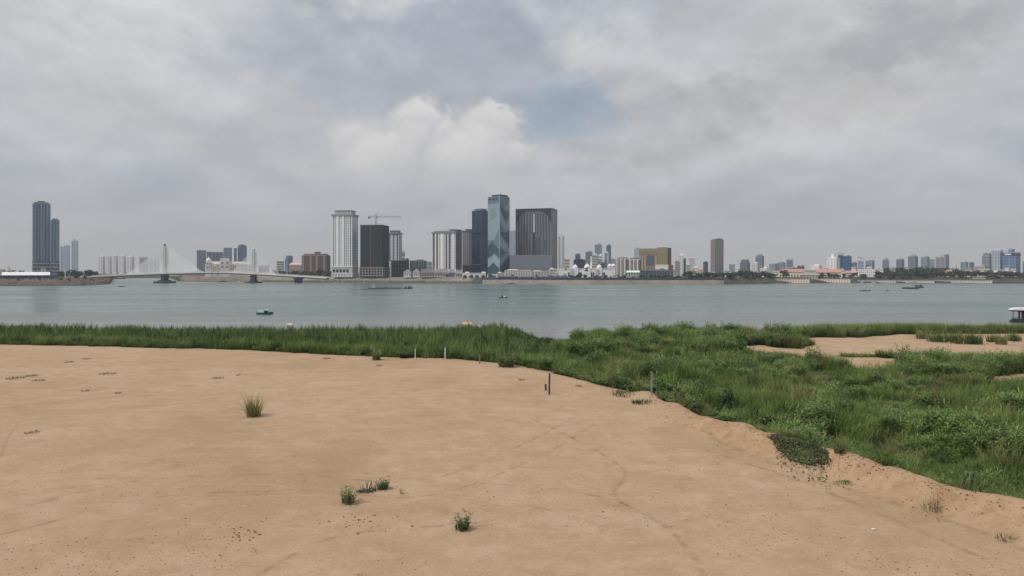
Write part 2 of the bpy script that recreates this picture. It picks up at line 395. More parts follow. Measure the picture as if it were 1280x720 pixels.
def track(pts, wd, lift=.012):
    c = smooth_path([on(a, b, 3.0) for a, b in pts], 40); tg = np.gradient(c, axis=0); tg /= np.linalg.norm(tg, axis=1)[:, None]; nn = np.stack([-tg[:, 1], tg[:, 0]], 1)
    wv = wd * (.6 + .8 * fbm(np.arange(len(c)) * .1, 0 * c[:, 0], int(pts[0][0])))[:, None]
    cols = [c + nn * wv * k for k in (-.5, -.2, .2, .5)]
    me = bpy.data.meshes.new('tyre_track'); V = []; UV = []
    for j, cc in enumerate(cols):
        z = terrain(cc[:, 0], cc[:, 1]) + lift
        V += [tuple(v) for v in np.stack([cc[:, 0], cc[:, 1], z], 1)]
    n = len(c); Fc = [(j * n + k, j * n + k + 1, (j + 1) * n + k + 1, (j + 1) * n + k) for j in range(3) for k in range(n - 1)]
    me.from_pydata(V, [], Fc); u = me.uv_layers.new(name='UVMap'); us = [0, .3, .7, 1]
    for l in me.loops: u.data[l.index].uv = (us[l.vertex_index // n], (l.vertex_index % n) / n)
    me.materials.append(M_TRACK); tag(link('tyre_track', me), kind='structure')
track([(660, 520), (705, 541), (752, 566), (778, 584), (781, 596), (768, 612), (775, 625), (800, 638), (830, 656), (866, 692), (880, 720)], .34)
track([(600, 603), (690, 610), (740, 618), (772, 626), (800, 638)], .30)
track([(2, 570), (8, 552), (14, 540), (24, 528)], .25)
track([(640, 500), (668, 506), (700, 497)], .22)
track([(560, 655), (640, 632), (700, 640), (760, 660)], .2)
track([(880, 560), (1000, 600), (1120, 650), (1240, 700)], .4)
track([(0, 640), (180, 600), (360, 592), (520, 600), (640, 560), (720, 520)], .3)
track([(0, 668), (190, 622), (370, 612), (535, 618), (668, 572), (745, 528)], .3)
track([(300, 730), (420, 670), (560, 655)], .3)
track([(830, 520), (930, 565), (1060, 610), (1200, 655), (1290, 690)], .45)

# crumbs of dry earth on the sand: nobody could count them
def clods():
    mb = MB(); n = 0
    while n < 4600:
        px = rng.uniform(-40, 1320); py = 480 + 260 * rng.random() ** .8
        x, y = on(px, py, 3.0)
        if sdf_edge(np.array([x]), np.array([y]))[0] < 1.0: continue
        if fbm(np.array([x * .28]), np.array([y * .28]), 61)[0] < .50 - .16 * rng.random(): continue
        r = .010 + .028 * rng.random() ** 3; _clod(mb, x, y, r); n += 1
    for _ in range(900):                                   # lumps on the berm flank
        k = rng.integers(13, len(EDGE) - 4); f = rng.random(); a, b = EDGE[k], EDGE[k + 1]
        x = a[0] * (1 - f) + b[0] * f - abs(rng.normal(0, 1.3)) - .3; y = a[1] * (1 - f) + b[1] * f + rng.normal(0, .5)
        _clod(mb, x, y, .012 + .045 * rng.random() ** 4)
    for cx, cy, sx, sy, n_ in ((965, 546, 26, 7, 260), (1108, 589, 22, 7, 260), (1060, 580, 16, 8, 120), (1185, 622, 26, 6, 140), (832, 497, 14, 3, 110), (445, 650, 30, 5, 90), (300, 668, 14, 5, 60)):
        for _ in range(n_):
            x, y = on(cx + rng.normal(0, sx), cy + rng.normal(0, sy), 3.3 if cx > 700 else 3.0); _clod(mb, x, y, .014 + .05 * rng.random() ** 3)
    return mb
def _clod(mb, x, y, r):
    z = float(terrain(np.array([x]), np.array([y]))[0]); b = len(mb.v)
    for dx, dy, dz in ((1, 0, .2), (0, 1, .2), (-1, 0, .2), (0, -1, .2), (0, 0, 1), (0, 0, -.6)):
        mb.v.append((x + dx * r * rng.uniform(.6, 1.3), y + dy * r * rng.uniform(.6, 1.3), z + dz * r * rng.uniform(.5, 1)))
    for a in ((0, 1, 4), (1, 2, 4), (2, 3, 4), (3, 0, 4), (1, 0, 5), (2, 1, 5), (3, 2, 5), (0, 3, 5)): mb.f.append(tuple(b + k for k in a)); mb.mi.append(0)
tag(clods().build('dirt_clods', mat((.19, .115, .065), .95, .5, 2)), 'crumbs of dry brown earth strewn over the sand and its bank', 'earth crumbs', kind='stuff')

# ================================================================== river
def water_material():
    m, t = new_mat('river_water'); p = t.n('ShaderNodeBsdfPrincipled'); o = t.n('ShaderNodeOutputMaterial'); t.t.links.new(p.outputs[0], o.inputs[0])
    g = t.n('ShaderNodeNewGeometry').outputs['Position']
    big = t.noise(t.mapping(g, (.004, .012, 1)), 1, 5, .6, .6)
    sp = t.n('ShaderNodeSeparateXYZ'); t.put(sp.inputs[0], g)
    col = t.mix(t.ss(.3, .7, big), (.10, .150, .138), (.14, .184, .170))
    col = t.mix(t.mul(t.ss(230, 120, sp.outputs[1]), .8), col, (.25, .235, .225))
    t.t.links.new(col, p.inputs['Base Color'])
    p.inputs['IOR'].default_value = 1.33; p.inputs['Specular IOR Level'].default_value = .36
    t.put(p.inputs['Roughness'], t.lin(0, 1, .2, .36, t.ss(.35, .65, t.noise(t.mapping(g, (.003, .02, 1), loc=(5, 2, 0)), 1, 5, .6))))
    b = t.n('ShaderNodeBump'); b.inputs['Strength'].default_value = 1.0; b.inputs['Distance'].default_value = 1.0
    h = t.add(t.mul(t.noise(t.mapping(g, (.35, .8, 1), (0, 0, .2)), 1, 4, .55), .055), t.add(t.mul(t.noise(t.mapping(g, (.06, .16, 1), (0, 0, -.15)), 1, 4, .5), .22), t.mul(t.noise(t.mapping(g, (1.6, 3, 1)), 1, 2, .5), .004)))
    t.put(b.inputs['Height'], h); t.t.links.new(b.outputs[0], p.inputs['Normal'])
    return m
mb = MB(); mb.face([(-7000, 90, 0), (7000, 90, 0), (7000, 1150, 0), (-7000, 1150, 0)])
tag(mb.build('river', water_material()), kind='structure')

# ================================================================== grass: tufts of bent blades spread over the low bank
def leaf_material(name, c0, c1, c2, dry=(.30, .25, .11), dryf=.12, trans=.22, base=.26):
    m, t = new_mat(name); p = t.n('ShaderNodeBsdfPrincipled'); o = t.n('ShaderNodeOutputMaterial')
    gg = t.n('ShaderNodeNewGeometry'); g = gg.outputs['Position']; rnd = t.n('ShaderNodeObjectInfo').outputs['Random']; isl = gg.outputs['Random Per Island']
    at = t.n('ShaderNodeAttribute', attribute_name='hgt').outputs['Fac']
    patch = t.noise(t.mapping(g, (1, 1, .15)), .11, 5, .6, .5); p2 = t.noise(t.mapping(g, (1, 1, .15), loc=(31, 7, 0)), .35, 4, .6)
    col = t.mix(t.ss(.40, .60, patch), c0, c1); col = t.mix(t.mul(t.ss(.46, .62, p2), .85), col, c2); dk = t.noise(t.mapping(g, (1, 1, .15), loc=(3, 57, 0)), .6, 4, .6); col = t.mix(t.mul(t.ss(.48, .62, dk), .8), col, tuple(v * .42 for v in c0))  # last mix: dark noise patches put deep shadow between clumps into the leaf colour
    col = t.mix(t.mul(t.ss(1 - dryf * 1.6, 1, isl), .8), col, dry)
    v = t.mul(t.add(.72, t.mul(isl, .42)), t.mul(t.add(.82, t.mul(rnd, .36)), t.add(base, t.mul(at, 1.2 - base))))  # height factor darkens each blade's foot: shade low in the growth put into the colour
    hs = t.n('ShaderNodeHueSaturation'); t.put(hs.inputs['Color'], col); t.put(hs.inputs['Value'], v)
    t.t.links.new(hs.outputs[0], p.inputs['Base Color']); p.inputs['Roughness'].default_value = .5; p.inputs['Specular IOR Level'].default_value = .35
    tl = t.n('ShaderNodeBsdfTranslucent'); t.t.links.new(hs.outputs[0], tl.inputs[0]); mx = t.n('ShaderNodeMixShader'); mx.inputs[0].default_value = trans
    t.t.links.new(p.outputs[0], mx.inputs[1]); t.t.links.new(tl.outputs[0], mx.inputs[2]); t.t.links.new(mx.outputs[0], o.inputs[0])
    return m
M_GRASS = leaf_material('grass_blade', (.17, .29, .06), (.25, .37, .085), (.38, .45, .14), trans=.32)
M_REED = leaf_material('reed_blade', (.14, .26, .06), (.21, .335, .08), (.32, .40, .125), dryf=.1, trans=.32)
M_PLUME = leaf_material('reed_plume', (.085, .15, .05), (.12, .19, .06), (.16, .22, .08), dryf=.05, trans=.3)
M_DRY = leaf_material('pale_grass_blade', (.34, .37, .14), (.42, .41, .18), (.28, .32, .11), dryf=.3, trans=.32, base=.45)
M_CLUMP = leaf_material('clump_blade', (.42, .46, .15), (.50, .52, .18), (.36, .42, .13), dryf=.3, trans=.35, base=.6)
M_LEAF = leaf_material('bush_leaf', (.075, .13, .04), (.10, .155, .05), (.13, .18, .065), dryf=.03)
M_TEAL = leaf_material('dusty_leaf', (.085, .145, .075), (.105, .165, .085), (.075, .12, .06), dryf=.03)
M_STRAW = leaf_material('straw_blade', (.55, .48, .20), (.50, .45, .18), (.42, .42, .15), dryf=.4, base=.6)
def tuft_mesh(name, m, n=40, r=.45, h=(.7, 1.1), lean=.35, droop=.5, wd=.028, seg=3, seed=0, leafy=0):
    rg = np.random.default_rng(seed); V = []; Fc = []; H = []
    for k in range(n):
        a = rg.uniform(0, 6.283); rr = r * math.sqrt(rg.random()); bx, by = rr * math.cos(a), rr * math.sin(a)
        la = a + rg.normal(0, .9); L = rg.uniform(*h); le = abs(rg.normal(0, lean)); dr = abs(rg.normal(0, droop)); wv = wd * rg.uniform(.6, 1.4)
        fa = rg.uniform(0, 6.283); wx, wy = math.cos(fa) * wv, math.sin(fa) * wv
        pts = []; ang = le * .5; px_, pz_ = 0, 0
        for s in range(seg + 1):
            pts.append((px_, pz_)); st = L / seg; px_ += math.sin(ang) * st; pz_ += math.cos(ang) * st; ang = min(ang + (le * .4 + dr) / seg * (1 + s * .7), 2.5)
        b = len(V)
        for s, (ox, oz) in enumerate(pts):
            cx, cy = bx + ox * math.cos(la), by + ox * math.sin(la); tw = (.75, 1, .75, .4, .1)[min(4, int(s * 4 / seg))]
            if s < seg: V += [(cx - wx * tw, cy - wy * tw, oz - .03), (cx + wx * tw, cy + wy * tw, oz - .03)]; H += [oz, oz]
            else: V.append((cx, cy, oz)); H.append(oz)
        for s in range(seg - 1): Fc.append((b + 2 * s, b + 2 * s + 1, b + 2 * s + 3, b + 2 * s + 2))
        Fc.append((b + 2 * seg - 2, b + 2 * seg - 1, b + 2 * seg))
        if leafy:                                       # side leaves along the stem
            for q in range(leafy):
                s = rg.integers(1, seg); ox, oz = pts[s]; cx, cy = bx + ox * math.cos(la), by + ox * math.sin(la)
                fa2 = rg.uniform(0, 6.283); ll = rg.uniform(.16, .36) * (h[1]); up = rg.uniform(-.2, .7); lw = wd * rg.uniform(1.2, 2.0)
                dx, dy = math.cos(fa2), math.sin(fa2); b2 = len(V); zz = oz + rg.uniform(0, L / seg * .8)
                V += [(cx, cy, zz), (cx + dx * ll * .5 - dy * lw, cy + dy * ll * .5 + dx * lw, zz + ll * up * .7), (cx + dx * ll * .5 + dy * lw, cy + dy * ll * .5 - dx * lw, zz + ll * up * .7), (cx + dx * ll, cy + dy * ll, zz + ll * up * .6)]
                H += [zz] * 4; Fc.append((b2, b2 + 2, b2 + 3, b2 + 1))
    me = bpy.data.meshes.new(name); me.from_pydata(V, [], Fc); me.materials.append(m)
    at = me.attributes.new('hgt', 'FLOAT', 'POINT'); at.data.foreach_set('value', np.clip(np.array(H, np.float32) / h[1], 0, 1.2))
    return me
def bush_mesh(name, m, n=500, rx=1.0, h=1.0, leaf=.09, seed=0, lobes=5, flat=0):
    rg = np.random.default_rng(seed); V = []; Fc = []; H = []
    L = [(rg.uniform(-.55, .55) * rx, rg.uniform(-.55, .55) * rx, rg.uniform(.3, .72) * h, rg.uniform(.32, .58)) for _ in range(lobes)]
    for k in range(n):
        lx, ly, lz, lr = L[rg.integers(lobes)]; d = rg.normal(size=3); d /= np.linalg.norm(d); q = rg.random() ** .35
        c = np.array([lx + d[0] * lr * rx * q, ly + d[1] * lr * rx * q, max(.02, lz + d[2] * lr * h * q * .8)])
        nn = d + rg.normal(size=3) * .55; nn[2] += .4; nn /= np.linalg.norm(nn); u = np.cross(nn, rg.normal(size=3)); u /= np.linalg.norm(u); v = np.cross(nn, u)
        s = leaf * rg.uniform(.6, 1.4); b = len(V)
        for a_, b_ in ((-1, 0), (0, -.5), (1, 0), (0, .5)): V.append(tuple(c + u * a_ * s + v * b_ * s)); H.append(c[2])
        Fc.append((b, b + 1, b + 2, b + 3))
    me = bpy.data.meshes.new(name); me.from_pydata(V, [], Fc); me.materials.append(m)
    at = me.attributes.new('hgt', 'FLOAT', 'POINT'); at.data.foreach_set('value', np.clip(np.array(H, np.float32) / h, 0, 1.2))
    return me
def scatter(name, label, cat, pts, rot, scl, idx, sources, kind='stuff'):
    """one object: instances of the source tufts on a cloud of points"""
    col = bpy.data.collections.new(name + '_tufts')
    for k, s in enumerate(sources):
        o = bpy.data.objects.new(f'{name}_{k:02d}', s); col.objects.link(o)
    me = bpy.data.meshes.new(name); me.vertices.add(len(pts)); me.vertices.foreach_set('co', np.asarray(pts, np.float32).ravel())
    for nm, ty, a in (('trot', 'FLOAT_VECTOR', rot), ('tscl', 'FLOAT_VECTOR', scl)):
        at = me.attributes.new(nm, ty, 'POINT'); at.data.foreach_set('vector', np.asarray(a, np.float32).ravel())
    at = me.attributes.new('tidx', 'INT', 'POINT'); at.data.foreach_set('value', np.asarray(idx, np.int32))
    o = link(name, me)
    ng = bpy.data.node_groups.new(name, 'GeometryNodeTree'); ng.interface.new_socket('Geometry', in_out='INPUT', socket_type='NodeSocketGeometry'); ng.interface.new_socket('Geometry', in_out='OUTPUT', socket_type='NodeSocketGeometry')
    N = ng.nodes; gi = N.new('NodeGroupInput'); go = N.new('NodeGroupOutput'); ip = N.new('GeometryNodeInstanceOnPoints'); ci = N.new('GeometryNodeCollectionInfo')
    ci.inputs[0].default_value = col; ci.inputs['Separate Children'].default_value = True; ci.inputs['Reset Children'].default_value = True; ip.inputs['Pick Instance'].default_value = True
    def at_(nm, ty): a = N.new('GeometryNodeInputNamedAttribute'); a.data_type = ty; a.inputs[0].default_value = nm; return a.outputs[0]
    lk = ng.links.new; lk(gi.outputs[0], ip.inputs['Points']); lk(ci.outputs[0], ip.inputs['Instance']); lk(at_('tidx', 'INT'), ip.inputs['Instance Index'])
    lk(at_('trot', 'FLOAT_VECTOR'), ip.inputs['Rotation']); lk(at_('tscl', 'FLOAT_VECTOR'), ip.inputs['Scale']); lk(ip.outputs[0], go.inputs[0])
    md = o.modifiers.new('tufts', 'NODES'); md.node_group = ng
    return tag(o, label, cat, kind=kind)
def sow(n, x0, x1, y0, y1, keep):
    x = rng.uniform(x0, x1, n); y = rng.uniform(y0, y1, n); k = keep(x, y); return x[k], y[k]
def inview(x, y, pad=24): return (np.abs(x) < .76 * y + pad)
def sow_field(name, label, cat, x, y, hh, idx, src, wide=None):
    n = len(x); z = terrain(x, y) - .03; wv = hh * .5 + .5 if wide is None else wide
    rot = np.stack([rng.normal(0, .06, n), rng.normal(.05, .06, n), rng.uniform(0, 6.283, n)], 1)
    return scatter(name, label, cat, np.stack([x, y, z], 1), rot, np.stack([wv, wv, hh], 1), idx, src)

# --- reed bed: left of the inlet, between the sand and the water
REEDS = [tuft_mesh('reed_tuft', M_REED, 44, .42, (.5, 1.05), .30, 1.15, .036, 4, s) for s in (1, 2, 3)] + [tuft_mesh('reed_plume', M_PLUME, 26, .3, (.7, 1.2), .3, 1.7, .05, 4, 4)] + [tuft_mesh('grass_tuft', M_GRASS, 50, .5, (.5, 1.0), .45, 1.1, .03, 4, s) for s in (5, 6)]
x, y = sow(47000, -128, 14, 46, 134, lambda x, y: inview(x, y) & (x < 4.0 + (y - 60) * .05) & ((s := sdf_edge(x, y)) < -.15) & (sdf_shore(x, y) > .3) & (fbm(x * .5, y * .5, 91) > .26))
s = -sdf_edge(x, y); big = fbm(x * .12, y * .12, 44)
mid_ = fbm(x * .5, y * .5, 144, 2); pxr = x / y * F + CX
hh = (1.6 + .95 * sstep(3, 22, s)) * (.42 + .55 * big + .5 * mid_ + rng.normal(0, .16, len(x))) * np.where(s < 1.2, .62, 1) * (1 - .5 * sstep(600, 680, pxr) * sstep(75, 95, y)) * (1 - .6 * sstep(640, 680, pxr) * sstep(100, 112, y))
idx = np.where(s < 6, rng.choice([0, 1, 4, 5], len(x)), rng.choice([0, 1, 2, 3], len(x), p=[.34, .34, .28, .04]))
back_ = (s > 14) & (rng.random(len(x)) < .10); idx = np.where(back_, 3, idx); hh = np.where(back_, hh * 1.12 + .25, hh)
sow_field('reed_bed', 'tall green reeds in a long belt between the sand and the water on the left', 'reeds', x, y, np.clip(hh, .4, 3.2), idx, REEDS, wide=np.clip(hh * .45 + .35, .5, 1.6))

# --- lush grass on the low ground behind the earth bank
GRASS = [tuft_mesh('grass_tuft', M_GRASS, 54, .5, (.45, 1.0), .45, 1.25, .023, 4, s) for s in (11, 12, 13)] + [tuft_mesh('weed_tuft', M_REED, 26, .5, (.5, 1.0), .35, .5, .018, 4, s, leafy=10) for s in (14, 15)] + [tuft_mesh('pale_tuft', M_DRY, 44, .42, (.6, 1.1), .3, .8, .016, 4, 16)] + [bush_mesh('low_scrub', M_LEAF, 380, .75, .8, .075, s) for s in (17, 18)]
def gkeep(x, y): return inview(x, y) & (sdf_edge(x, y) < -.35) & (sdf_shore(x, y) > .2) & ~sand_mask(x, y) & ~(x < 4.0 + (y - 60) * .05)
x, y = sow(72000, 2, 104, 12, 76, lambda x, y: gkeep(x, y) & (rng.random(len(x)) < np.clip(1.15 - y / 130, .4, 1)))
x2, y2 = sow(42500, 2, 124, 70, 134, gkeep)
x = np.r_[x, x2]; y = np.r_[y, y2]
s = -sdf_edge(x, y); big = fbm(x * .13, y * .13, 45); kind = fbm(x * .22, y * .22, 46); dry = fbm(x * .17, y * .17, 47)
fine_ = fbm(x * .55, y * .55, 145, 2)
hh = (.62 + 1.0 * sstep(.33, .68, big) + .95 * sstep(.42, .75, fine_)) * (1 + rng.normal(0, .2, len(x))); hh *= np.where(s < 2.5, .6, 1)
idx = rng.choice([0, 1, 2], len(x))
near = s < 9
idx = np.where((kind > .52) & near, rng.choice([3, 4, 6, 7], len(x)), idx); idx = np.where((kind > .60) & ~near, rng.choice([3, 4], len(x)), idx)
idx = np.where((kind > .64) & near & (rng.random(len(x)) < .5), rng.choice([6, 7], len(x)), idx)
idx = np.where((dry > .61) & (rng.random(len(x)) < .55), 5, idx); idx = np.where(rng.random(len(x)) < .03, 5, idx)
yel = (x > 62) & (y > 118); idx = np.where(yel & (rng.random(len(x)) < .35), 5, idx)
# taller stands: along the far water's edge and behind the second sand flat
def near_px(px0, px1, py0, py1, z): 
    d = (HC - z) * F / (np.array([py0, py1]) - HY); pxx = x / y * F + CX
    return (pxx > px0) & (pxx < px1) & (y < d[0]) & (y > d[1])
tall = near_px(1003, 1400, 405, 421.5, 1.2); hh = np.where(tall, (1.5 + 1.7 * fine_) * (1 + rng.normal(0, .15, len(x))), hh); idx = np.where(tall, rng.choice([0, 1, 2, 0, 1, 5], len(x)), idx)
mid = near_px(1130, 1400, 442, 467, 1.2); hh = np.where(mid, (.6 + 2.2 * fbm(x * .3, y * .3, 48) * (.4 + fine_)) * (1 + rng.normal(0, .2, len(x))) * (1 - .55 * sstep(78, 90, y)), hh); idx = np.where(mid, rng.choice([0, 1, 2, 3], len(x)), idx)
back = near_px(500, 1003, 404, 419, .4); hh = np.where(back, 1.35 + rng.normal(0, .2, len(x)), hh)
hh = np.where((pxr2 := x / y * F + CX) < 720, hh * (1 - .75 * sstep(92, 108, y)), hh)
sow_field('grass_field', 'lush green grass and weeds covering the low ground behind the earth bank', 'grass', x, y, np.clip(hh, .25, 3), idx, GRASS, wide=np.clip(hh * .4 + .55, .6, 1.5))
# ================================================================== far bank
ZG = 6.0
FAR = [(-900, 600), (-300, 598), (0, 594), (60, 592), (100, 605), (124, 650), (137, 690), (143, 1350), (180, 1420), (214, 1380), (224, 880), (260, 850), (300, 835), (355, 815), (400, 790), (470, 768), (560, 730), (600, 702), (700, 672), (800, 668), (900, 672), (960, 716), (1010, 740), (1070, 765), (1150, 745), (1280, 722), (1500, 700), (2200, 690)]
SIG = 1.15e-4; HAZE_L = np.array((.345, .362, .41))
def lin(c): c = np.array(c, float) / 255; return np.where(c <= .04045, c / 12.92, ((c + .055) / 1.055) ** 2.4)
def A(c, d, irr=.60):                                   # surface colour that reads as c at distance d through the haze
    T = math.exp(-SIG * d); a = (lin(c) - HAZE_L * (1 - T)) / (T * irr)
    return tuple(float(round(v, 3)) for v in np.clip(a, .012, .82))
def far_land():
    px = []; dd = []
    for (a, da), (b, db) in zip(FAR[:-1], FAR[1:]):
        n = max(1, int((b - a) / 6)) if a >= -100 and b <= 1400 else 8
        for k in range(n): px.append(a + (b - a) * k / n); dd.append(da + (db - da) * k / n)
    px = np.array(px); dd = np.array(dd); dd = dd + (fbm(px * .12, px * 0, 70) - .5) * 9
    rows = [(-6, -1.2), (0, .05), (7, 1.5), (16, 3.1), (26, 4.8), (34, ZG), (60, ZG), (200, ZG), (900, ZG + .5), (3000, ZG + 1), (9000, ZG + 2)]
    V = []; cols = []
    for ri, (o, z) in enumerate(rows):
        d = dd + o + (fbm(px * .3, px * 0 + ri * 3, 71) - .5) * (5 if 1 < ri < 5 else 0); zz = z + (fbm(px * .25, px * 0 + ri, 72) - .5) * (.9 if 1 < ri < 6 else 0)
        V += list(np.stack([(px - CX) / F * d, d, np.broadcast_to(zz, px.shape)], 1))
        for p in px:
            n = fbm(np.array([p * .4]), np.array([ri * 1.3]), 73)[0]
            if p < 142: c = (np.array((.11, .10, .09)) if ri < 3 else np.array((.19, .125, .09))) * (.4 + 1.2 * n) if ri < 6 else np.array((.07, .075, .045))
            elif p < 230: c = np.array((.07, .08, .04)) * (.6 + .8 * n)
            elif p < 330: c = np.array((.26, .215, .175)) * (.55 + .9 * n) if ri > 1 else np.array((.09, .09, .06))
            elif p < 590: c = np.array((.33, .29, .235)) * (.7 + .6 * n) if ri > 2 else np.array((.10, .10, .065)) * (.7 + .6 * n)
            elif p < 930: c = np.array((.09, .09, .07)) * (.7 + .6 * n) if ri > 1 else np.array((.05, .05, .04))
            else: c = np.array((.085, .08, .062)) * (.5 + 1.0 * n) if ri > 1 else np.array((.05, .048, .04))
            if ri > 6: c = np.array((.06, .068, .045)) * (.7 + .6 * n)
            cols.append((*c, 1))
    n = len(px); Fc = [(r * n + k, r * n + k + 1, (r + 1) * n + k + 1, (r + 1) * n + k) for r in range(len(rows) - 1) for k in range(n - 1)]
    me = bpy.data.meshes.new('far_bank'); me.from_pydata([tuple(v) for v in V], [], Fc)
    at = me.attributes.new('tone', 'FLOAT_COLOR', 'POINT'); at.data.foreach_set('color', np.array(cols, np.float32).ravel())
    m, t = new_mat('far_bank'); p = t.n('ShaderNodeBsdfPrincipled'); o = t.n('ShaderNodeOutputMaterial'); t.t.links.new(p.outputs[0], o.inputs[0])
    g = t.n('ShaderNodeNewGeometry').outputs['Position']; c = t.n('ShaderNodeAttribute', attribute_name='tone').outputs['Color']
    c = t.mix(t.ss(.35, .7, t.noise(t.mapping(g, (.22, .3, .9)), 1, 7, .75)), c, (.035, .035, .028)); mx = t.mix(.8, t.n('ShaderNodeAttribute', attribute_name='tone').outputs['Color'], c)
    t.t.links.new(mx, p.inputs['Base Color']); p.inputs['Roughness'].default_value = .95; p.inputs['Specular IOR Level'].default_value = .1
    me.materials.append(m); tag(link('far_bank', me), kind='structure')
far_land()
def fard(px):
    for (a, da), (b, db) in zip(FAR[:-1], FAR[1:]):
        if a <= px <= b: return da + (db - da) * (px - a) / (b - a)
    return 700

# ================================================================== buildings
CACHE = {}
def bxm(w, d, h, m, taper=0):                            # shared block mesh, base at z=0
    k = (round(w, 2), round(d, 2), round(h, 2), m.name, taper)
    if k not in CACHE: CACHE[k] = MB().box(-w / 2, w / 2, -d / 2, d / 2, 0, h, taper).mesh('block', m)
    return CACHE[k]
class B:
    """a building: an Empty at its base, facing the viewer's bank; parts are children in metres"""
    def __init__(s, name, label, px0, px1, top, d, split=None, ang=26, dep=None, base=None, cat='building', group=None):
        pc = (px0 + px1) / 2; az = math.atan2(pc - CX, F); k = d * math.cos(az) / F
        s.d = d; s.az = az; s.k = k; wt = (px1 - px0) * k
        if split is None: s.W = wt; s.D = dep or max(8, min(wt * .8, 30)); a = 0.0
        else:
            right = (px1 - split) < (split - px0) if ang > 0 else False
            a = R(abs(ang)); wl = (split - px0) * k; wr = (px1 - split) * k
            if ang > 0: s.W = wl / math.cos(a); s.D = wr / math.sin(a)
            else: s.W = wr / math.cos(a); s.D = wl / math.sin(a)
            a = a if ang > 0 else -a
        s.zb = ZG if base is None else base
        s.H = gz(top, d) - s.zb; s.s = F / d
        # square plan narrows behind, so the front face sits on the measured plane
        hd = s.D / 2 if split is None else .5 * (s.W * abs(math.sin(a)) + s.D * math.cos(a))
        dd = d + hd * math.cos(az); xx = gx(pc, d) + hd * math.sin(az)
        s.t = tag(empty(name, (xx, dd, s.zb), -az - a), label, cat, group)
    def z(s, py): return gz(py, s.d) - s.zb
    def part(s, name, me, loc=(0, 0, 0), label=None, parent=None):
        o = link(name, me, parent or s.t, loc)
        if label: o['label'] = label
        return o
    def wall(s, z0, z1, m, w=None, d=None, x=0, y=0, name='wall', taper=0):
        return s.part(name, bxm(w or s.W, d or s.D, z1 - z0, m, taper), (x, y, z0))
    def bands(s, z0, z1, n, frac, m, w=None, d=None, x=0, y=0, proud=.14, name='window_band'):
        w = w or s.W; d = d or s.D; fh = (z1 - z0) / n
        for k in range(n): s.part(name, bxm(w + 2 * proud, d + 2 * proud, fh * frac, m), (x, y, z0 + fh * (k + (1 - frac) * .5)))
    def piers(s, z0, z1, n, wd, m, w=None, d=None, x=0, y=0, proud=.3, ns=None, name='pilaster', at=None):
        w = w or s.W; d = d or s.D; us = at or [(k + .5) / n if n == 1 else k / (n - 1) for k in range(n)]
        for u in us: s.part(name, bxm(wd, .5, z1 - z0, m), (x + (u - .5) * (w - wd) , y - d / 2 - proud + .25, z0))
        ns = max(2, int(n * d / w)) if ns is None else ns
        for k in range(ns):
            u = k / (ns - 1) if ns > 1 else .5
            for sx in (-1, 1): s.part(name, bxm(.5, wd, z1 - z0, m), (x + sx * (w / 2 + proud - .25), y + (u - .5) * (d - wd), z0))
    def strips(s, z0, z1, us, wd, m, side=0, proud=.12, name='window_strip', w=None, d=None):
        w = w or s.W; d = d or s.D
        for u in us: s.part(name, bxm(wd, .5, z1 - z0, m), ((u - .5) * w, -d / 2 - proud + .25, z0))
        for k in range(side):
            u = (k + .5) / side
            for sx in (-1, 1): s.part(name, bxm(.5, min(wd, d / side * .5), z1 - z0, m), (sx * (w / 2 + proud - .25), (u - .5) * d, z0))
    def cap(s, z, h, over, m, w=None, d=None, x=0, y=0, name='cornice'):
        return s.part(name, bxm((w or s.W) + 2 * over, (d or s.D) + 2 * over, h, m), (x, y, z))
GLASS_DK = mat((.03, .036, .045), .25, .25, .3, spec=.5)
GLASS_GY = mat((.075, .088, .105), .3, .25, .3, spec=.5)
def tower(name, label, px0, px1, top, d, col, style='band', n=14, win=None, split=None, ang=26, group=None, cap=None, piers=0, frac=.55, roof=True, base=None, trim=None, dep=None, cat='building'):
    """the ordinary block: wall, a glazing band to each storey or upright strips, roof edge, plant room"""
    b = B(name, label, px0, px1, top, d, split, ang, dep, base, cat, group); H = b.H; m = mat(A(col, d), .7, .14, .05, streak=True)
    wc = mat(A(win, d), .3, .2, .2, spec=.5) if win else GLASS_GY
    tm = mat(A(trim, d), .7, .1, .1) if trim else m
    rh = min(2.2, H * .05)
    b.wall(0, H - rh, m)
    if style == 'band': b.bands(H * .05, H - rh - .3, n, frac, wc)
    if style == 'grid':
        b.bands(H * .05, H - rh - .3, n, frac, wc); b.piers(0, H - rh, piers or 5, b.W * .05, tm)
    if style == 'strip':
        k = piers or 3; b.strips(H * .06, H - rh - .6, [(i + .5) / k for i in range(k)], b.W / k * .42, wc, side=2)
        b.bands(H * .06, H - rh - .6, min(n, 10), .12, tm, proud=.2, name='floor_ledge')
    b.cap(H - rh, rh * .45, .35, tm)
    b.wall(H - rh * .55, H, m, w=b.W - .8, d=b.D - .8, name='parapet')
    if roof: b.wall(H, H + max(1.2, H * .035), tm, w=b.W * .42, d=b.D * .45, x=b.W * .1, name='plant_room')
    return b
def ell(n, a0, a1, rx, rz, cx=0, cz=0): return [(cx + rx * math.cos(a0 + (a1 - a0) * k / n), cz + rz * math.sin(a0 + (a1 - a0) * k / n)) for k in range(n + 1)]

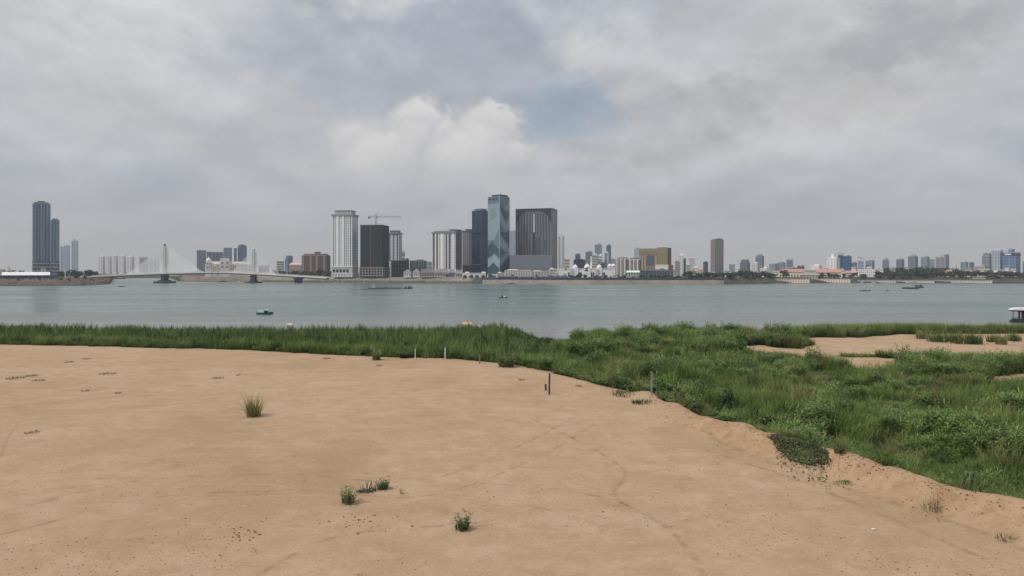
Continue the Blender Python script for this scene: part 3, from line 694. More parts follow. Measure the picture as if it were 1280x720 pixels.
def left_towers():
    G1 = 'twin glass towers on the left bank'
    for px0, px1, top, lb in ((41, 63, 252.5, 'taller of the two joined slate blue glass towers at the far left'), (63.3, 74, 273, 'shorter slate blue glass tower joined to the right of its tall twin')):
        d = 830; b = B('glass_tower', lb, px0, px1, top, d, group=G1, dep=20); H = b.H; zp = b.z(326)
        g = mat(A((108, 120, 136), d), .22, .25, .04, spec=.5, streak=True); dk = mat(A((70, 80, 95), d), .3, .15, .1); lt = mat(A((146, 154, 166), d), .4, .1, .1)
        b.wall(zp, H - 3, g); b.bands(zp, H - 4, 24, .18, dk, proud=.1, name='spandrel_band')
        wide = px1 - px0 > 15
        b.strips(zp, H - 3, ([.24, .36, .70] if wide else [.3, .62]), 1.0, dk, side=2, proud=.3, name='recess_strip')
        b.piers(zp, H - 1.5, 7 if wide else 4, .35, lt, proud=.45, ns=4, name='fin')
        b.wall(H - 3, H, mat(A((120, 124, 130), d), .6), w=b.W - 3, d=b.D - 3, name='roof_screen')
        b.cap(H - 3, .7, .3, dk, name='roof_edge')
        b.wall(0, zp, mat(A((74, 84, 92), d), .5, .3, .1)); b.bands(1, zp - 1, 4, .35, mat(A((150, 155, 160), d), .6, .3, .2), proud=.35, name='podium_slab')
        b.piers(0, zp, 6 if wide else 4, .9, mat(A((118, 120, 120), d), .7), proud=.5, ns=3, name='podium_column')
        if wide: b.wall(H, H + 1.6, dk, w=b.W * .4, d=b.D * .4, name='plant_room')
def pale_left():
    d = 3200
    for px0, px1, top, c, lb, cr in ((75.5, 79.6, 308, (140, 148, 160), 'narrow hazy pale tower just right of the slate blue twin towers', 0), (80, 87.8, 307, (150, 159, 171), 'broad hazy pale tower left of the one with a pointed white top', 1), (89.3, 98, 301.5, (146, 156, 170), 'tallest hazy pale tower behind the left bank with a pointed white top', 2)):
        b = tower('hazy_tower', lb, px0, px1, top, d, c, 'strip', 8, (120, 130, 146), piers=3, roof=False, group='hazy towers beyond the left bank')
        if cr:
            h = 12 if cr == 2 else 5; m = mat(A((172, 178, 188), d), .6)
            b.part('crown', MB().gable(-b.W / 2, b.W / 2, -b.D / 2, b.D / 2, 0, h, axis='y').mesh('crown', m), (0, 0, b.H))
    for k, (px0, px1, top, lb) in enumerate(((123, 131.4, 320, 'leftmost block of the white apartment row'), (132.4, 139.6, 319.5, 'second white apartment block of the row, next to the leftmost'), (140.4, 147.6, 319, 'middle white apartment block of the row left of the bridge pylon'), (148.6, 157.6, 319.5, 'fourth white apartment block of the row, wider than its neighbours'), (158.6, 168, 320.5, 'rightmost block of the white apartment row, just behind the cable fan'))):
        b = tower('apartment_slab', lb, px0, px1, top, 2300, (192, 190, 192), 'strip', 9, (136, 136, 144), piers=2, split=px0 + (px1 - px0) * .62, ang=38, group='white apartment row beyond the bridge', trim=(198, 198, 200))
    tower('hazy_tower', 'hazy brownish block seen through the left cable fan of the bridge', 174, 185, 321.5, 2900, (158, 148, 148), 'band', 8, (140, 136, 140))
    for px0, px1, lb in ((186, 191.5, 'hazy white block just left of the tall bridge pylon, farther of two'), (192.5, 199.5, 'hazy white block nearest the left side of the tall bridge pylon')):
        tower('hazy_tower', lb, px0, px1, 323, 2900, (172, 173, 178), 'strip', 8, (150, 153, 160), piers=2, group='hazy white blocks behind the cable fan')
    for px0, px1, top, c, st, lb in ((246, 257.5, 312.5, (112, 118, 131), 'band', 'grey office block with pale floor lines right of the tall pylon'), (258.2, 264.5, 314.5, (104, 112, 128), 'strip', 'narrow blue grey block behind the spired cream building'), (264.8, 279, 315, (100, 108, 124), 'strip', 'wide blue grey block behind the cream colonial building'), (279.4, 290, 309.5, (118, 129, 145), 'band', 'blue grey tower with a pale roof line left of the rounded pair'), (292.5, 296, 310, (98, 110, 128), 'strip', 'thin blue tower squeezed beside the rounded blue tower')):
        tower('hazy_tower', lb, px0, px1, top, 1900, c, st, 9, tuple(int(v * .84) for v in c), piers=3, trim=tuple(int(v * 1.12) for v in c), group='blue grey towers behind the bridge', roof=False)
    b = tower('rounded_tower', 'rounded top blue tower behind the right cable fan', 297.2, 308.5, 309, 1900, (92, 107, 127), 'strip', 10, (76, 90, 110), piers=4, roof=False, group='blue grey towers behind the bridge')
    b.part('crown', MB().prism(ell(10, 0, math.pi, b.W / 2, 8), -b.D / 2, b.D / 2).mesh('crown', mat(A((92, 107, 127), 1900), .4)), (0, 0, b.H))
def colonial():
    d = 930; cr = mat(A((196, 187, 178), d), .8, .2, .1); rf = mat(A((156, 148, 142), d), .8); dk = mat(A((110, 105, 100), d), .6); wh = mat(A((208, 204, 200), d), .7)
    b = B('colonial_hotel', 'cream colonial style building with turrets and mansard roof behind the bridge', 257, 315, 330.5, d, dep=22); H = b.H
    b.wall(0, H, cr); b.bands(1, H - .5, 4, .4, dk, proud=.1); b.piers(0, H, 22, .9, cr, proud=.4, ns=4); b.cap(H, .7, .6, wh)
    def turret(px, w, top, kind):
        x = (px - 286) * b.k; z1 = b.z(top + (5 if kind else 3)); t = b.part('turret', bxm(w, w, z1 - 0, cr), (x, -b.D / 2 + w * .3, 0))
        if kind == 1: t2 = link('dome', MB().lathe([(w * .5, 0), (w * .52, 1.5), (w * .4, 3.2), (w * .2, 4.5), (.25, 5.4), (.12, 8)], n=10).mesh('dome', wh), t, (0, 0, z1))
        else: link('mansard_roof', MB().box(-w / 2, w / 2, -w / 2, w / 2, 0, 3, 1.2).mesh('mansard_roof', rf), t, (0, 0, z1))
        for zz in (z1 * .55, z1 * .8):
            for q in (-.25, .25): link('window', bxm(w * .2, .3, 2.0, dk), t, (q * w, -w / 2 - .05, zz))
    turret(261, 6.5, 322, 1); turret(281, 12.5, 322.5, 0); turret(268.5, 4, 328, 1); turret(296, 7, 328.5, 0); turret(311, 4, 328, 1)
    b.part('roof', MB().gable(-b.W / 2, b.W / 2, -b.D / 2, b.D / 2, 0, 3.2, 5).mesh('roof', rf), (0, 0, H + .7))
def misc_left():
    d = 940
    for px0, px1, top, c, lb in ((323.5, 336.5, 332, (132, 136, 138), 'low grey block right of the second pylon'), (346, 355.2, 325.5, (188, 190, 192), 'white block with grey roof left of the brown hotel')):
        tower('city_block', lb, px0, px1, top, d if c[0] < 150 else 1200, c, 'band', 6, (110, 115, 124), roof=c[0] > 150)
    tower('city_block', 'slim blue grey slab behind the white block near the brown hotel', 356, 359.5, 323, 1500, (140, 146, 158), 'strip', 8, (120, 128, 140), piers=2, roof=False)
    b = B('rounded_tower', 'dark tower with bulging round top behind the trees left of the brown hotel', 357.5, 366, 327, 1600, cat='building'); m = mat(A((88, 97, 110), 1600), .35, .2, .1)
    b.part('wall', MB().lathe([(b.W * .33, 0), (b.W * .36, b.H * .5), (b.W * .5, b.H), (b.W * .53, b.H + 9), (b.W * .45, b.H + 14)], n=16).mesh('wall', m))
    for k in range(6): b.part('floor_band', MB().lathe([(b.W * (.36 + .028 * k) + .4, 0), (b.W * (.36 + .028 * k) + .4, 1.0)], n=16).mesh('floor_band', mat(A((110, 118, 130), 1600), .4)), (0, 0, b.H * .3 + k * b.H * .12))
    b = tower('city_block', 'pinkish low block with a peaked roof just left of the brown hotel', 362, 378, 331, 1150, (172, 154, 150), 'grid', 4, (132, 122, 122), piers=6, roof=False)
    b.part('roof', MB().gable(-b.W / 2 - 1, b.W / 2 + 1, -b.D / 2, b.D / 2, 0, 3.5, 3).mesh('roof', mat(A((170, 142, 134), 1150), .8)), (0, 0, b.H))
    # white tent-like hall at the bridge foot
    b = B('exhibition_hall', 'low white vaulted hall under the right end of the bridge', 321, 342, 341.5, 900, base=ZG, dep=14); m = mat(A((208, 208, 206), 900), .6)
    b.wall(0, b.H * .7, m); b.part('roof', MB().prism(ell(10, 0, math.pi, b.W / 2 + .5, b.H * .6), -7.3, 7.3).mesh('roof', m), (0, 0, b.H * .7))
    # brown hotel
    d = 900; b = B('brown_hotel', 'long brown riverside hotel with a small penthouse on its roof', 377.5, 413, 319.5, d, split=407, ang=20); H = b.H
    br = mat(A((98, 88, 86), d), .7, .15, .1, streak=True); dk = mat(A((66, 62, 66), d), .4); lt = mat(A((122, 112, 108), d), .7)
    b.wall(0, H, br); b.bands(1.5, H - 1, 8, .45, dk); b.piers(0, H - .5, 15, 1.5, br, proud=.4, ns=5); b.piers(0, H + .8, 4, 2.2, lt, proud=.55, ns=2, at=[.02, .36, .64, .98]); b.cap(H - .4, .8, .5, lt)
    b.part('mansard_roof', MB().box(-b.W / 2 + .5, b.W / 2 - .5, -b.D / 2 + .5, b.D / 2 - .5, 0, 2.2, 2).mesh('mansard_roof', mat(A((80, 76, 78), d), .7)), (0, 0, H + .4)); b.wall(H + 2.6, H + 5.2, br, w=6, d=6, x=2, name='penthouse')
def white_tower():
    d = 800; b = B('white_tower', 'tall white gridded apartment tower with a grey crown left of the crane', 415.5, 447.5, 268, d, split=440, ang=24); H = b.H; zp = b.z(333)
    wh = mat(A((216, 216, 218), d), .7, .08, .05, streak=True); gy = mat(A((112, 116, 122), d), .6, .15); dk = mat(A((74, 80, 90), d), .3, .3, .3); md = mat(A((140, 143, 148), d), .6, .2, .1)
    b.wall(zp, H - 1, wh); b.bands(zp + .5, H - 1.5, 30, .46, mat(A((86, 92, 102), d), .35, .3, .3))
    b.piers(zp, H - 1, 11, 1.1, wh, proud=.4, ns=5); b.strips(zp, H - 2, [.045, .955], 1.6, dk, proud=.2); b.strips(zp, H - 2, [.36, .72], 1.0, md, proud=.5, name='recess_strip')
    b.piers(zp, H - 1, 2, 3.0, wh, proud=.8, ns=0, at=[.22, .54])
    b.cap(H - 1.2, 1.6, 1.3, gy); b.wall(H + .4, H + 4.6, gy, w=b.W * .80, d=b.D * .8, name='crown'); b.piers(H + .4, H + 4.4, 13, .5, wh, w=b.W * .80, d=b.D * .8, ns=5, name='crown_fin'); b.cap(H + 4.6, .6, .8, gy, w=b.W * .8, d=b.D * .8, name='roof_edge')
    b.wall(0, zp - .01, mat(A((150, 150, 150), d), .8, .3, .15), w=b.W + 1, d=b.D + 1, name='podium')
    for k in range(5): b.part('podium_opening', bxm(2.6, .4, 3.4, mat(A((38, 42, 50), d), .4)), ((k - 2.4) * 4.2, -b.D / 2 - .6, zp * .45))
    b.cap(zp - 1, .9, 1.1, wh); b.cap(zp * .33, .6, 1.0, wh, name='podium_ledge'); b.piers(0, zp * .33, 8, .8, wh, w=b.W + 1, d=b.D + 1, proud=.4, name='podium_column')
def crane_tower():
    d = 790; b = B('unfinished_tower', 'dark unfinished tower wrapped in green black netting below the crane', 450.5, 486.5, 281.5, d, split=478, ang=22); H = b.H; zp = b.z(333.5)
    nt = mat((.026, .036, .037), .9, .35, .12); ln = mat(A((74, 82, 86), d), .8, .2); dk = mat(A((40, 46, 52), d), .8, .3, .2); cc = mat(A((124, 124, 122), d), .85, .25, .2)
    b.wall(zp, H, nt); b.bands(zp, H, 21, .10, ln, proud=.15, name='floor_edge'); b.piers(zp, H, 9, .3, dk, proud=.3, ns=5, name='scaffold_strip')
    b.strips(zp, H - 1, [.46], 1.2, mat(A((92, 74, 68), d), .8), proud=.5, name='hoist_rail'); b.strips(zp, H - 4, [.2, .74], 6.5, mat((.020, .033, .034), .9, .3, .2), proud=.22, name='net_panel')
    b.cap(H, .5, .3, dk, name='roof_slab')
    for k in range(14): b.part('rebar_post', bxm(.25, .25, 1.8, dk), ((k / 13 - .5) * b.W * .95, -b.D / 2 + .4, H + .5))
    b.wall(0, zp - .02, dk, w=b.W + .6, d=b.D + .6, name='podium')
    for k in range(4): b.part('podium_slab', bxm(b.W + 2.2, b.D + 2.2, .7, cc), (0, 0, k * zp / 4 + 1.6))
    b.piers(0, zp, 9, .9, cc, w=b.W + 2, d=b.D + 2, proud=.2, ns=5, name='podium_column')
    # tower crane standing on it
    x, y = b.t.location.x, b.t.location.y; zt = b.t.location.z + H + .5; cm = mat(A((112, 98, 92), d), .6)
    t = tag(empty('tower_crane', (gx(467, d), y, zt), -b.az), 'tower crane with long level jib on top of the dark netted tower', 'crane')
    mh = gz(267, d) - zt; m = MB(); w = .9
    for sx in (-1, 1):
        for sy in (-1, 1): m.box(sx * w - .13, sx * w + .13, sy * w - .13, sy * w + .13, 0, mh)
    z = 0
    while z < mh - 1.5:
        m.tube([(-w, -w, z), (w, -w, z + 1.6)], .08, 4); m.tube([(-w, w, z + 1.6), (w, w, z)], .08, 4); m.tube([(w, -w, z), (w, w, z + 1.6)], .08, 4); z += 1.6
    m.build('mast', cm, t)
    jh = gz(270, d) - zt
    def boom(x0, x1, nm):
        m = MB(); 
        for dy in (-.6, .6): m.tube([(x0, dy, jh), (x1, dy, jh)], .14, 4)
        m.tube([(x0, 0, jh + 1.1), (x1, 0, jh + 1.1)], .14, 4); n = int(abs(x1 - x0) / 1.8)
        for k in range(n):
            a = x0 + (x1 - x0) * k / n; c = x0 + (x1 - x0) * (k + 1) / n
            m.tube([(a, -.6, jh), ((a + c) / 2, 0, jh + 1.1), (c, -.6, jh)], .07, 3); m.tube([(a, .6, jh), ((a + c) / 2, 0, jh + 1.1), (c, .6, jh)], .07, 3)
        return m.build(nm, cm, t)
    boom(1, 29, 'jib'); boom(-1, -9, 'counter_jib')
    MB().box(-9, -6.5, -.9, .9, jh - 2, jh).build('counterweight', mat((.2, .2, .2)), t); MB().box(.4, 1.8, -1.2, .3, jh - 1.6, jh + .2).build('cab', mat((.3, .3, .3)), t)
    ap = jh + 4.5; MB().tube([(0, 0, jh), (0, 0, ap)], [.5, .15], 4).build('apex', cm, t)
    for x2 in (-8, 12, 24): MB().tube([(0, 0, ap), (x2, 0, jh + 1)], .05, 3).build('tie_rod', cm, t)
def striped_towers():
    d = 860; wh = mat(A((190, 191, 194), d), .7, .1, .05, streak=True); dk = mat(A((96, 100, 110), d), .35, .2, .2); gy = mat(A((108, 112, 120), d), .6, .15)
    b = B('striped_tower', 'white and grey striped tower with flat overhanging roof behind the netted tower', 485.5, 502.5, 292, d, split=498.5, ang=20); H = b.H
    b.wall(0, H, wh); b.strips(b.z(326), H, [.12, .5, .86], 2.0, dk, side=3); b.bands(b.z(326), H, 18, .14, gy, proud=.2, name='floor_ledge'); b.cap(H, 1.1, 1.2, gy); b.wall(H + 1.1, H + 3.6, gy, w=b.W * .8, d=b.D * .8, name='crown'); b.cap(H + 3.6, .5, .5, dk, w=b.W * .8, d=b.D * .8, name='roof_edge')
    tower('city_block', 'small pale stair block on the right of the striped tower behind the crane', 502.7, 506, 313.5, 890, (160, 162, 166), 'band', 5, (110, 114, 122))
    # dark frame under construction + green grey block
    d = 800; b = B('concrete_frame', 'dark half built concrete frame right of the netted tower', 487.2, 513, 325.5, d, dep=16); H = b.H; dkk = mat(A((50, 55, 60), d), .9, .3, .2); cc = mat(A((84, 86, 88), d), .9, .2, .2)
    b.wall(0, H - .8, dkk, w=b.W - 3, d=b.D - 3, name='core')
    for k in range(5): b.part('floor_slab', bxm(b.W, b.D, .5, cc), (0, 0, H * k / 4 - (.5 if k == 4 else 0)))
    for k in range(8): b.part('column', bxm(.7, .7, H - .5, cc), ((k / 7 - .5) * (b.W - .8), -b.D / 2 + .36, .01))
    b = tower('city_block', 'dark grey green mid rise with open balconies left of the white striped tower', 512.5, 533.5, 325.5, 830, (92, 100, 98), 'grid', 6, (58, 64, 66), piers=7, trim=(112, 118, 114))
    tower('city_block', 'thin dark block standing between two half built blocks near the gabled villas', 506.5, 511, 323, 845, (86, 90, 96), 'band', 6, (66, 70, 78), roof=False)
    tower('city_block', 'hazy bluish low block left of the white striped tower', 534, 540, 327, 1000, (142, 147, 156), 'band', 4, (118, 126, 138), roof=False)
    d = 830; b = B('striped_tower', 'white tower with dark window stripes and thin flat roof left of the navy tower', 540.3, 577.5, 290.5, d, split=569.5, ang=24); H = b.H; z0 = b.z(336)
    wh = mat(A((203, 202, 204), d), .7, .08, .05, streak=True); dk = mat(A((84, 82, 90), d), .35, .25, .2); gy = mat(A((116, 116, 122), d), .6); dside = mat(A((88, 86, 92), d), .5, .15, .1)
    b.wall(0, H, wh); b.bands(z0, H - 1, 20, .4, mat(A((130, 130, 138), d), .4, .2, .2)); 
    b.strips(z0, H - 1, [.06, .2, .62, .745], 2.1, dk, proud=.3); b.piers(z0, H - .5, 1, 4.6, wh, proud=.6, ns=0, at=[.42]); b.piers(z0, H - .5, 3, 1.8, wh, proud=.6, ns=0, at=[.12, .5, .93]); b.piers(z0, H - .5, 2, 1.2, wh, proud=.5, ns=0, at=[.265, .685])
    b.part('side_wall', bxm(.5, b.D - .4, H - z0 - .6, dside), (b.W / 2 + .15, 0, z0)); 
    for k in range(18): b.part('floor_ledge', bxm(.5, b.D - .2, .4, mat(A((126, 124, 128), d), .6)), (b.W / 2 + .3, 0, z0 + (H - z0) * k / 18))
    b.cap(H, .9, 1.4, gy); b.cap(H + .9, 1.4, .1, gy, w=b.W * .9, d=b.D * .9, name='roof_screen'); b.wall(H + .9, H + 4.0, dside, w=b.W * .34, d=b.D * .8, x=b.W * .36, name='plant_room')
    d = 870; b = B('city_tower', 'grey tower with pale uprights squeezed left of the navy tower', 577.8, 592, 289, d, split=586, ang=24); H = b.H; m = mat(A((128, 128, 134), d), .6, .12, .05, streak=True)
    b.wall(0, H, m); b.strips(b.z(335), H - 1, [.25, .55, .85], 1.3, mat(A((82, 82, 92), d), .35), side=3); b.bands(b.z(335), H - 1, 18, .2, mat(A((106, 106, 114), d), .5), name='floor_band'); b.cap(H, 1, .9, mat(A((88, 90, 98), d), .5)); b.wall(H + 1, H + 3, mat(A((78, 80, 90), d), .5), w=b.W * .6, d=b.D * .6, x=1.5, name='plant_room')
    tower('podium_block', 'dark low podium at the foot of the grey tower beside the navy one', 578.5, 592, 332, 815, (52, 55, 66), 'band', 3, (36, 40, 50), roof=False)
def navy_tower():
    d = 845; b = B('navy_tower', 'dark navy glass tower left of the patterned glass tower', 590, 611, 263, d, split=602, ang=35); H = b.H
    g = mat(A((52, 66, 86), d), .22, .2, .05, spec=.5, streak=True); dk = mat(A((38, 48, 62), d), .3, .2, .1); lt = mat(A((76, 90, 110), d), .4)
    b.wall(0, H, g); b.bands(0, H, 27, .12, dk, proud=.08, name='spandrel_band'); b.piers(0, H, 9, .22, lt, proud=.3, ns=7, name='mullion'); b.strips(b.z(330), b.z(300), [.62], 3.0, dk, proud=.36, name='recess_strip')
    for py in (292.5, 331.5): b.cap(b.z(py), 1.8, .35, dk, name='refuge_floor')
    for k in range(5): b.part('vent', bxm(1.0, .4, 1.0, mat(A((150, 158, 172), d), .5)), ((k / 4 - .5) * b.W * .7, -b.D / 2 - .4, b.z(331)))
    b.wall(H, H + 2.6, mat(A((92, 100, 118), d), .6), w=b.W * .75, d=b.D * .75, x=.6, name='roof_screen')
    for k in range(6): b.part('roof_fin', bxm(.5, .5, 2.4, mat(A((120, 126, 138), d), .6)), ((k / 5 - .5) * b.W * .8, -b.D / 2 + 1, H))
def diamond_tower():
    d = 805; b = B('patterned_tower', 'tallest glass tower with pale and dark zigzag diamonds on its faces', 609.5, 637, 245, d, split=624.3, ang=42); H = b.H; W, D = b.W, b.D
    bl = mat(A((92, 106, 117), d), .4, .25, .06, spec=.4, streak=True); lt = mat(A((118, 130, 139), d), .4, .2, .06, spec=.4, streak=True); dk = mat(A((68, 79, 88), d), .3, .25, .06, spec=.4, streak=True); ed = mat(A((150, 162, 170), d), .4)
    b.wall(0, H, bl); b.bands(0, H, 30, .10, mat(A((84, 100, 112), d), .4), proud=.03, name='floor_band')
    Y0 = -D / 2 - .18; 
    def front(pts, m, nm='facade_panel', lift=0): 
        q = MB(); P = [((u - .5) * W, v) for u, v in pts]; q.prism([(x, b.z(z)) for x, z in P], Y0 - lift, Y0 + .12 - lift); b.part(nm, q.mesh(nm, m))
    def right(pts, m, nm='facade_panel', lift=0):
        q = MB(); n = len(pts); X0 = W / 2 + .06 + lift; P = [((u - .5) * D, b.z(v)) for u, v in pts]; v0 = [(X0 + .12, y, z) for y, z in P]; v1 = [(X0, y, z) for y, z in P]; q.v = v0 + v1
        q.f = [tuple(range(n)), tuple(reversed(range(n, 2 * n)))] + [(k, n + k, n + (k + 1) % n, (k + 1) % n) for k in range(n)]; q.mi = [0] * len(q.f); b.part(nm, q.mesh(nm, m))
    # front (left) face: pale field with dark diamonds
    front([(.02, 254), (.98, 254), (.98, 286), (.55, 300), (.02, 300)], lt); front([(.02, 308), (.4, 302), (.98, 312), (.98, 322), (.6, 316), (.02, 322)], dk, lift=.02)
    front([(.02, 324), (.6, 318), (.98, 325), (.98, 334), (.02, 334)], lt, lift=.02); front([(.02, 335), (.5, 328), (.98, 336), (.98, 342), (.02, 342)], dk, lift=.06)
    front([(.2, 262), (.6, 259), (.75, 270), (.45, 276), (.2, 272)], mat(A((104, 117, 126), d), .4), lift=.05)
    # right face: bold zigzag band
    right([(.02, 262), (.02, 276), (.62, 290), (.98, 284), (.98, 272), (.6, 279)], lt); right([(.98, 252), (.98, 262), (.45, 260)], lt); right([(.1, 254), (.4, 262), (.85, 268), (.6, 276), (.05, 260)], dk, lift=.02)
    right([(.02, 294), (.02, 306), (.66, 316), (.02, 326), (.02, 332), (.98, 318), (.98, 310)], lt, lift=.01); right([(.02, 290), (.98, 290), (.98, 304), (.5, 299)], dk); right([(.02, 310), (.5, 316), (.02, 322)], dk, lift=.03); right([(.02, 336), (.98, 322), (.98, 336), (.4, 342)], dk, lift=.02)
    b.part('edge_strip', bxm(.4, .4, H, ed), (W / 2 + .1, -D / 2 - .1, 0)); b.part('edge_strip', bxm(.4, .4, H, ed), (W / 2 + .1, D / 2, 0))
    for k in range(3): b.part('roof_opening', bxm(1.9, .4, 1.6, mat(A((44, 56, 64), d), .4)), ((k / 2 - .5) * W * .55, Y0 - .2, b.z(249)))
    b.wall(H, H + 2.2, dk, w=W * .7, d=D * .8, x=W * .1, name='roof_screen'); b.part('mast', bxm(.4, .4, 4.5, ed), (W * .2, 0, H + 2.2))
    b.wall(0, b.z(343), mat(A((170, 172, 172), d), .6), w=W + 1, d=D + 1, name='podium')
def frame_tower():
    d = 815; b = B('frame_tower', 'broad grey tower with an upright slit and arched frame across its front', 644.3, 697.5, 260.5, d, split=690.5, ang=14); H = b.H; W, D = b.W, b.D; zp = b.z(318.5)
    gy = mat(A((98, 100, 106), d), .45, .15, .05, streak=True); lt = mat(A((124, 125, 127), d), .5, .2, .05); dk = mat(A((62, 63, 68), d), .4, .2, .1); pod = mat(A((106, 111, 119), d), .4, .1, .03)
    gap = 1.5; hw = (W - gap) / 2
    sk = -D * math.tan(R(14)); fh = (H - 4 - zp) / 24
    for sx in (-1, 1):
        x = sx * (hw / 2 + gap / 2)
        def plan(e): return [(sx * (W / 2 + e), -D / 2 - e), (sx * gap / 2, -D / 2 - e), (sx * gap / 2 + sk, D / 2 + e), (sx * (W / 2 + e), D / 2 + e)][::-sx]
        b.part('wall', MB().extrude(plan(0), 0, H - 3.2).mesh('wall', gy)); fb = MB().extrude(plan(.06), 0, fh * .16).mesh('floor_band', dk)
        for k in range(24): b.part('floor_band', fb, (0, 0, zp + fh * (k + .42)))
        for k in range(13): b.part('fin', bxm(.4, .5, H - 5 - zp, lt if k % 2 else dk), (x + (k / 12 - .5) * (hw - 1.2), -D / 2 - .12, zp))
    b.wall(H - 3.2, H, dk, name='link_roof'); b.cap(H, .5, .2, gy, name='roof_edge'); b.part('core', MB().extrude([(-gap / 2 - .2, -D / 2 + .5), (gap / 2 + .2, -D / 2 + .5), (gap / 2 + .2 + sk, D / 2 - 1), (-gap / 2 - .2 + sk, D / 2 - 1)], 0, b.z(290)).mesh('core', dk))
    for sx in (-1, 1):                                  # arched corner screens
        P = [(sx * W / 2, H - .5)] + [(sx * (W / 2 - .35 * W * (1 - math.cos(a)) / 1 * .8), H - 1.5 - (1 - math.sin(a)) * H * .0 - 0) for a in ()]
        arc = [(sx * (W / 2 - .9 - (W * .24) * (1 - math.sin(t)) ), zp + (H - 3.2 - zp) * (1 - .42 * (1 - math.cos(t)))) for t in np.linspace(math.pi / 2, 0, 9)]
        P = [(sx * W / 2, H - 2.9)] + [(sx * (W / 2 - W * .30 * (1 - k / 8) ** 1.6), H - 2.9 - (H - zp) * .42 * (k / 8) ** 1.6) for k in range(9)]
        if sx > 0: P = P[::-1]
        b.part('arched_screen', MB().prism(P, -D / 2 - .75, -D / 2 - .4).mesh('arched_screen', dk))
    for sx in (-1, 1): b.part('edge_column', bxm(1.0, .6, H, gy), (sx * (W / 2 - .5), -D / 2 - .6, 0))
    for sx, z0, z1 in ((-.36, 304, 318), (.1, 296, 318), (.3, 300, 312)): b.part('dark_panel', bxm(4.5, .3, b.z(z0) - b.z(z1), mat(A((76, 80, 90), d), .4)), (sx * W, -D / 2 - .3, b.z(z1)))
    b2 = B('grey_podium', 'plain blue grey podium block in front of the broad slit tower', 637, 690.5, 319.5, 796, dep=14); b2.wall(0, b2.H, pod); b2.cap(b2.H, .5, .15, mat(A((126, 132, 142), d), .5), name='roof_edge')
    b2.bands(.5, b2.H - .5, 6, .06, mat(A((94, 102, 116), d), .4), proud=.05, name='panel_joint'); b2.piers(0, b2.H, 9, .15, mat(A((94, 102, 116), d), .4), proud=.08, ns=3, name='panel_joint')
    b = tower('slim_tower', 'slim pale blue tower between the patterned tower and the broad slit tower', 637.3, 644.5, 287.5, 1000, (150, 158, 168), 'strip', 10, (128, 138, 150), piers=2, roof=False)
    b = B('slim_tower', 'slim white tower with rounded top right of the broad slit tower', 697.8, 705.5, 294.5, 950); wh = mat(A((190, 190, 190), 950), .7, .1, .05); H = b.H
    b.wall(0, H, wh); b.strips(b.z(335), H - 1, [.2, .8], 1.8, mat(A((132, 134, 140), 950), .5), side=2); b.bands(b.z(335), H, 16, .2, mat(A((160, 160, 164), 950), .6), name='floor_ledge', proud=.2)
    b.part('crown', MB().prism(ell(8, 0, math.pi, b.W / 2 + .3, 2.6), -b.D / 2, b.D / 2).mesh('crown', wh), (0, 0, H))
    tower('city_block', 'small beige block with terraces right of the slim white tower', 705.8, 712, 323, 900, (176, 168, 160), 'band', 6, (128, 124, 122))
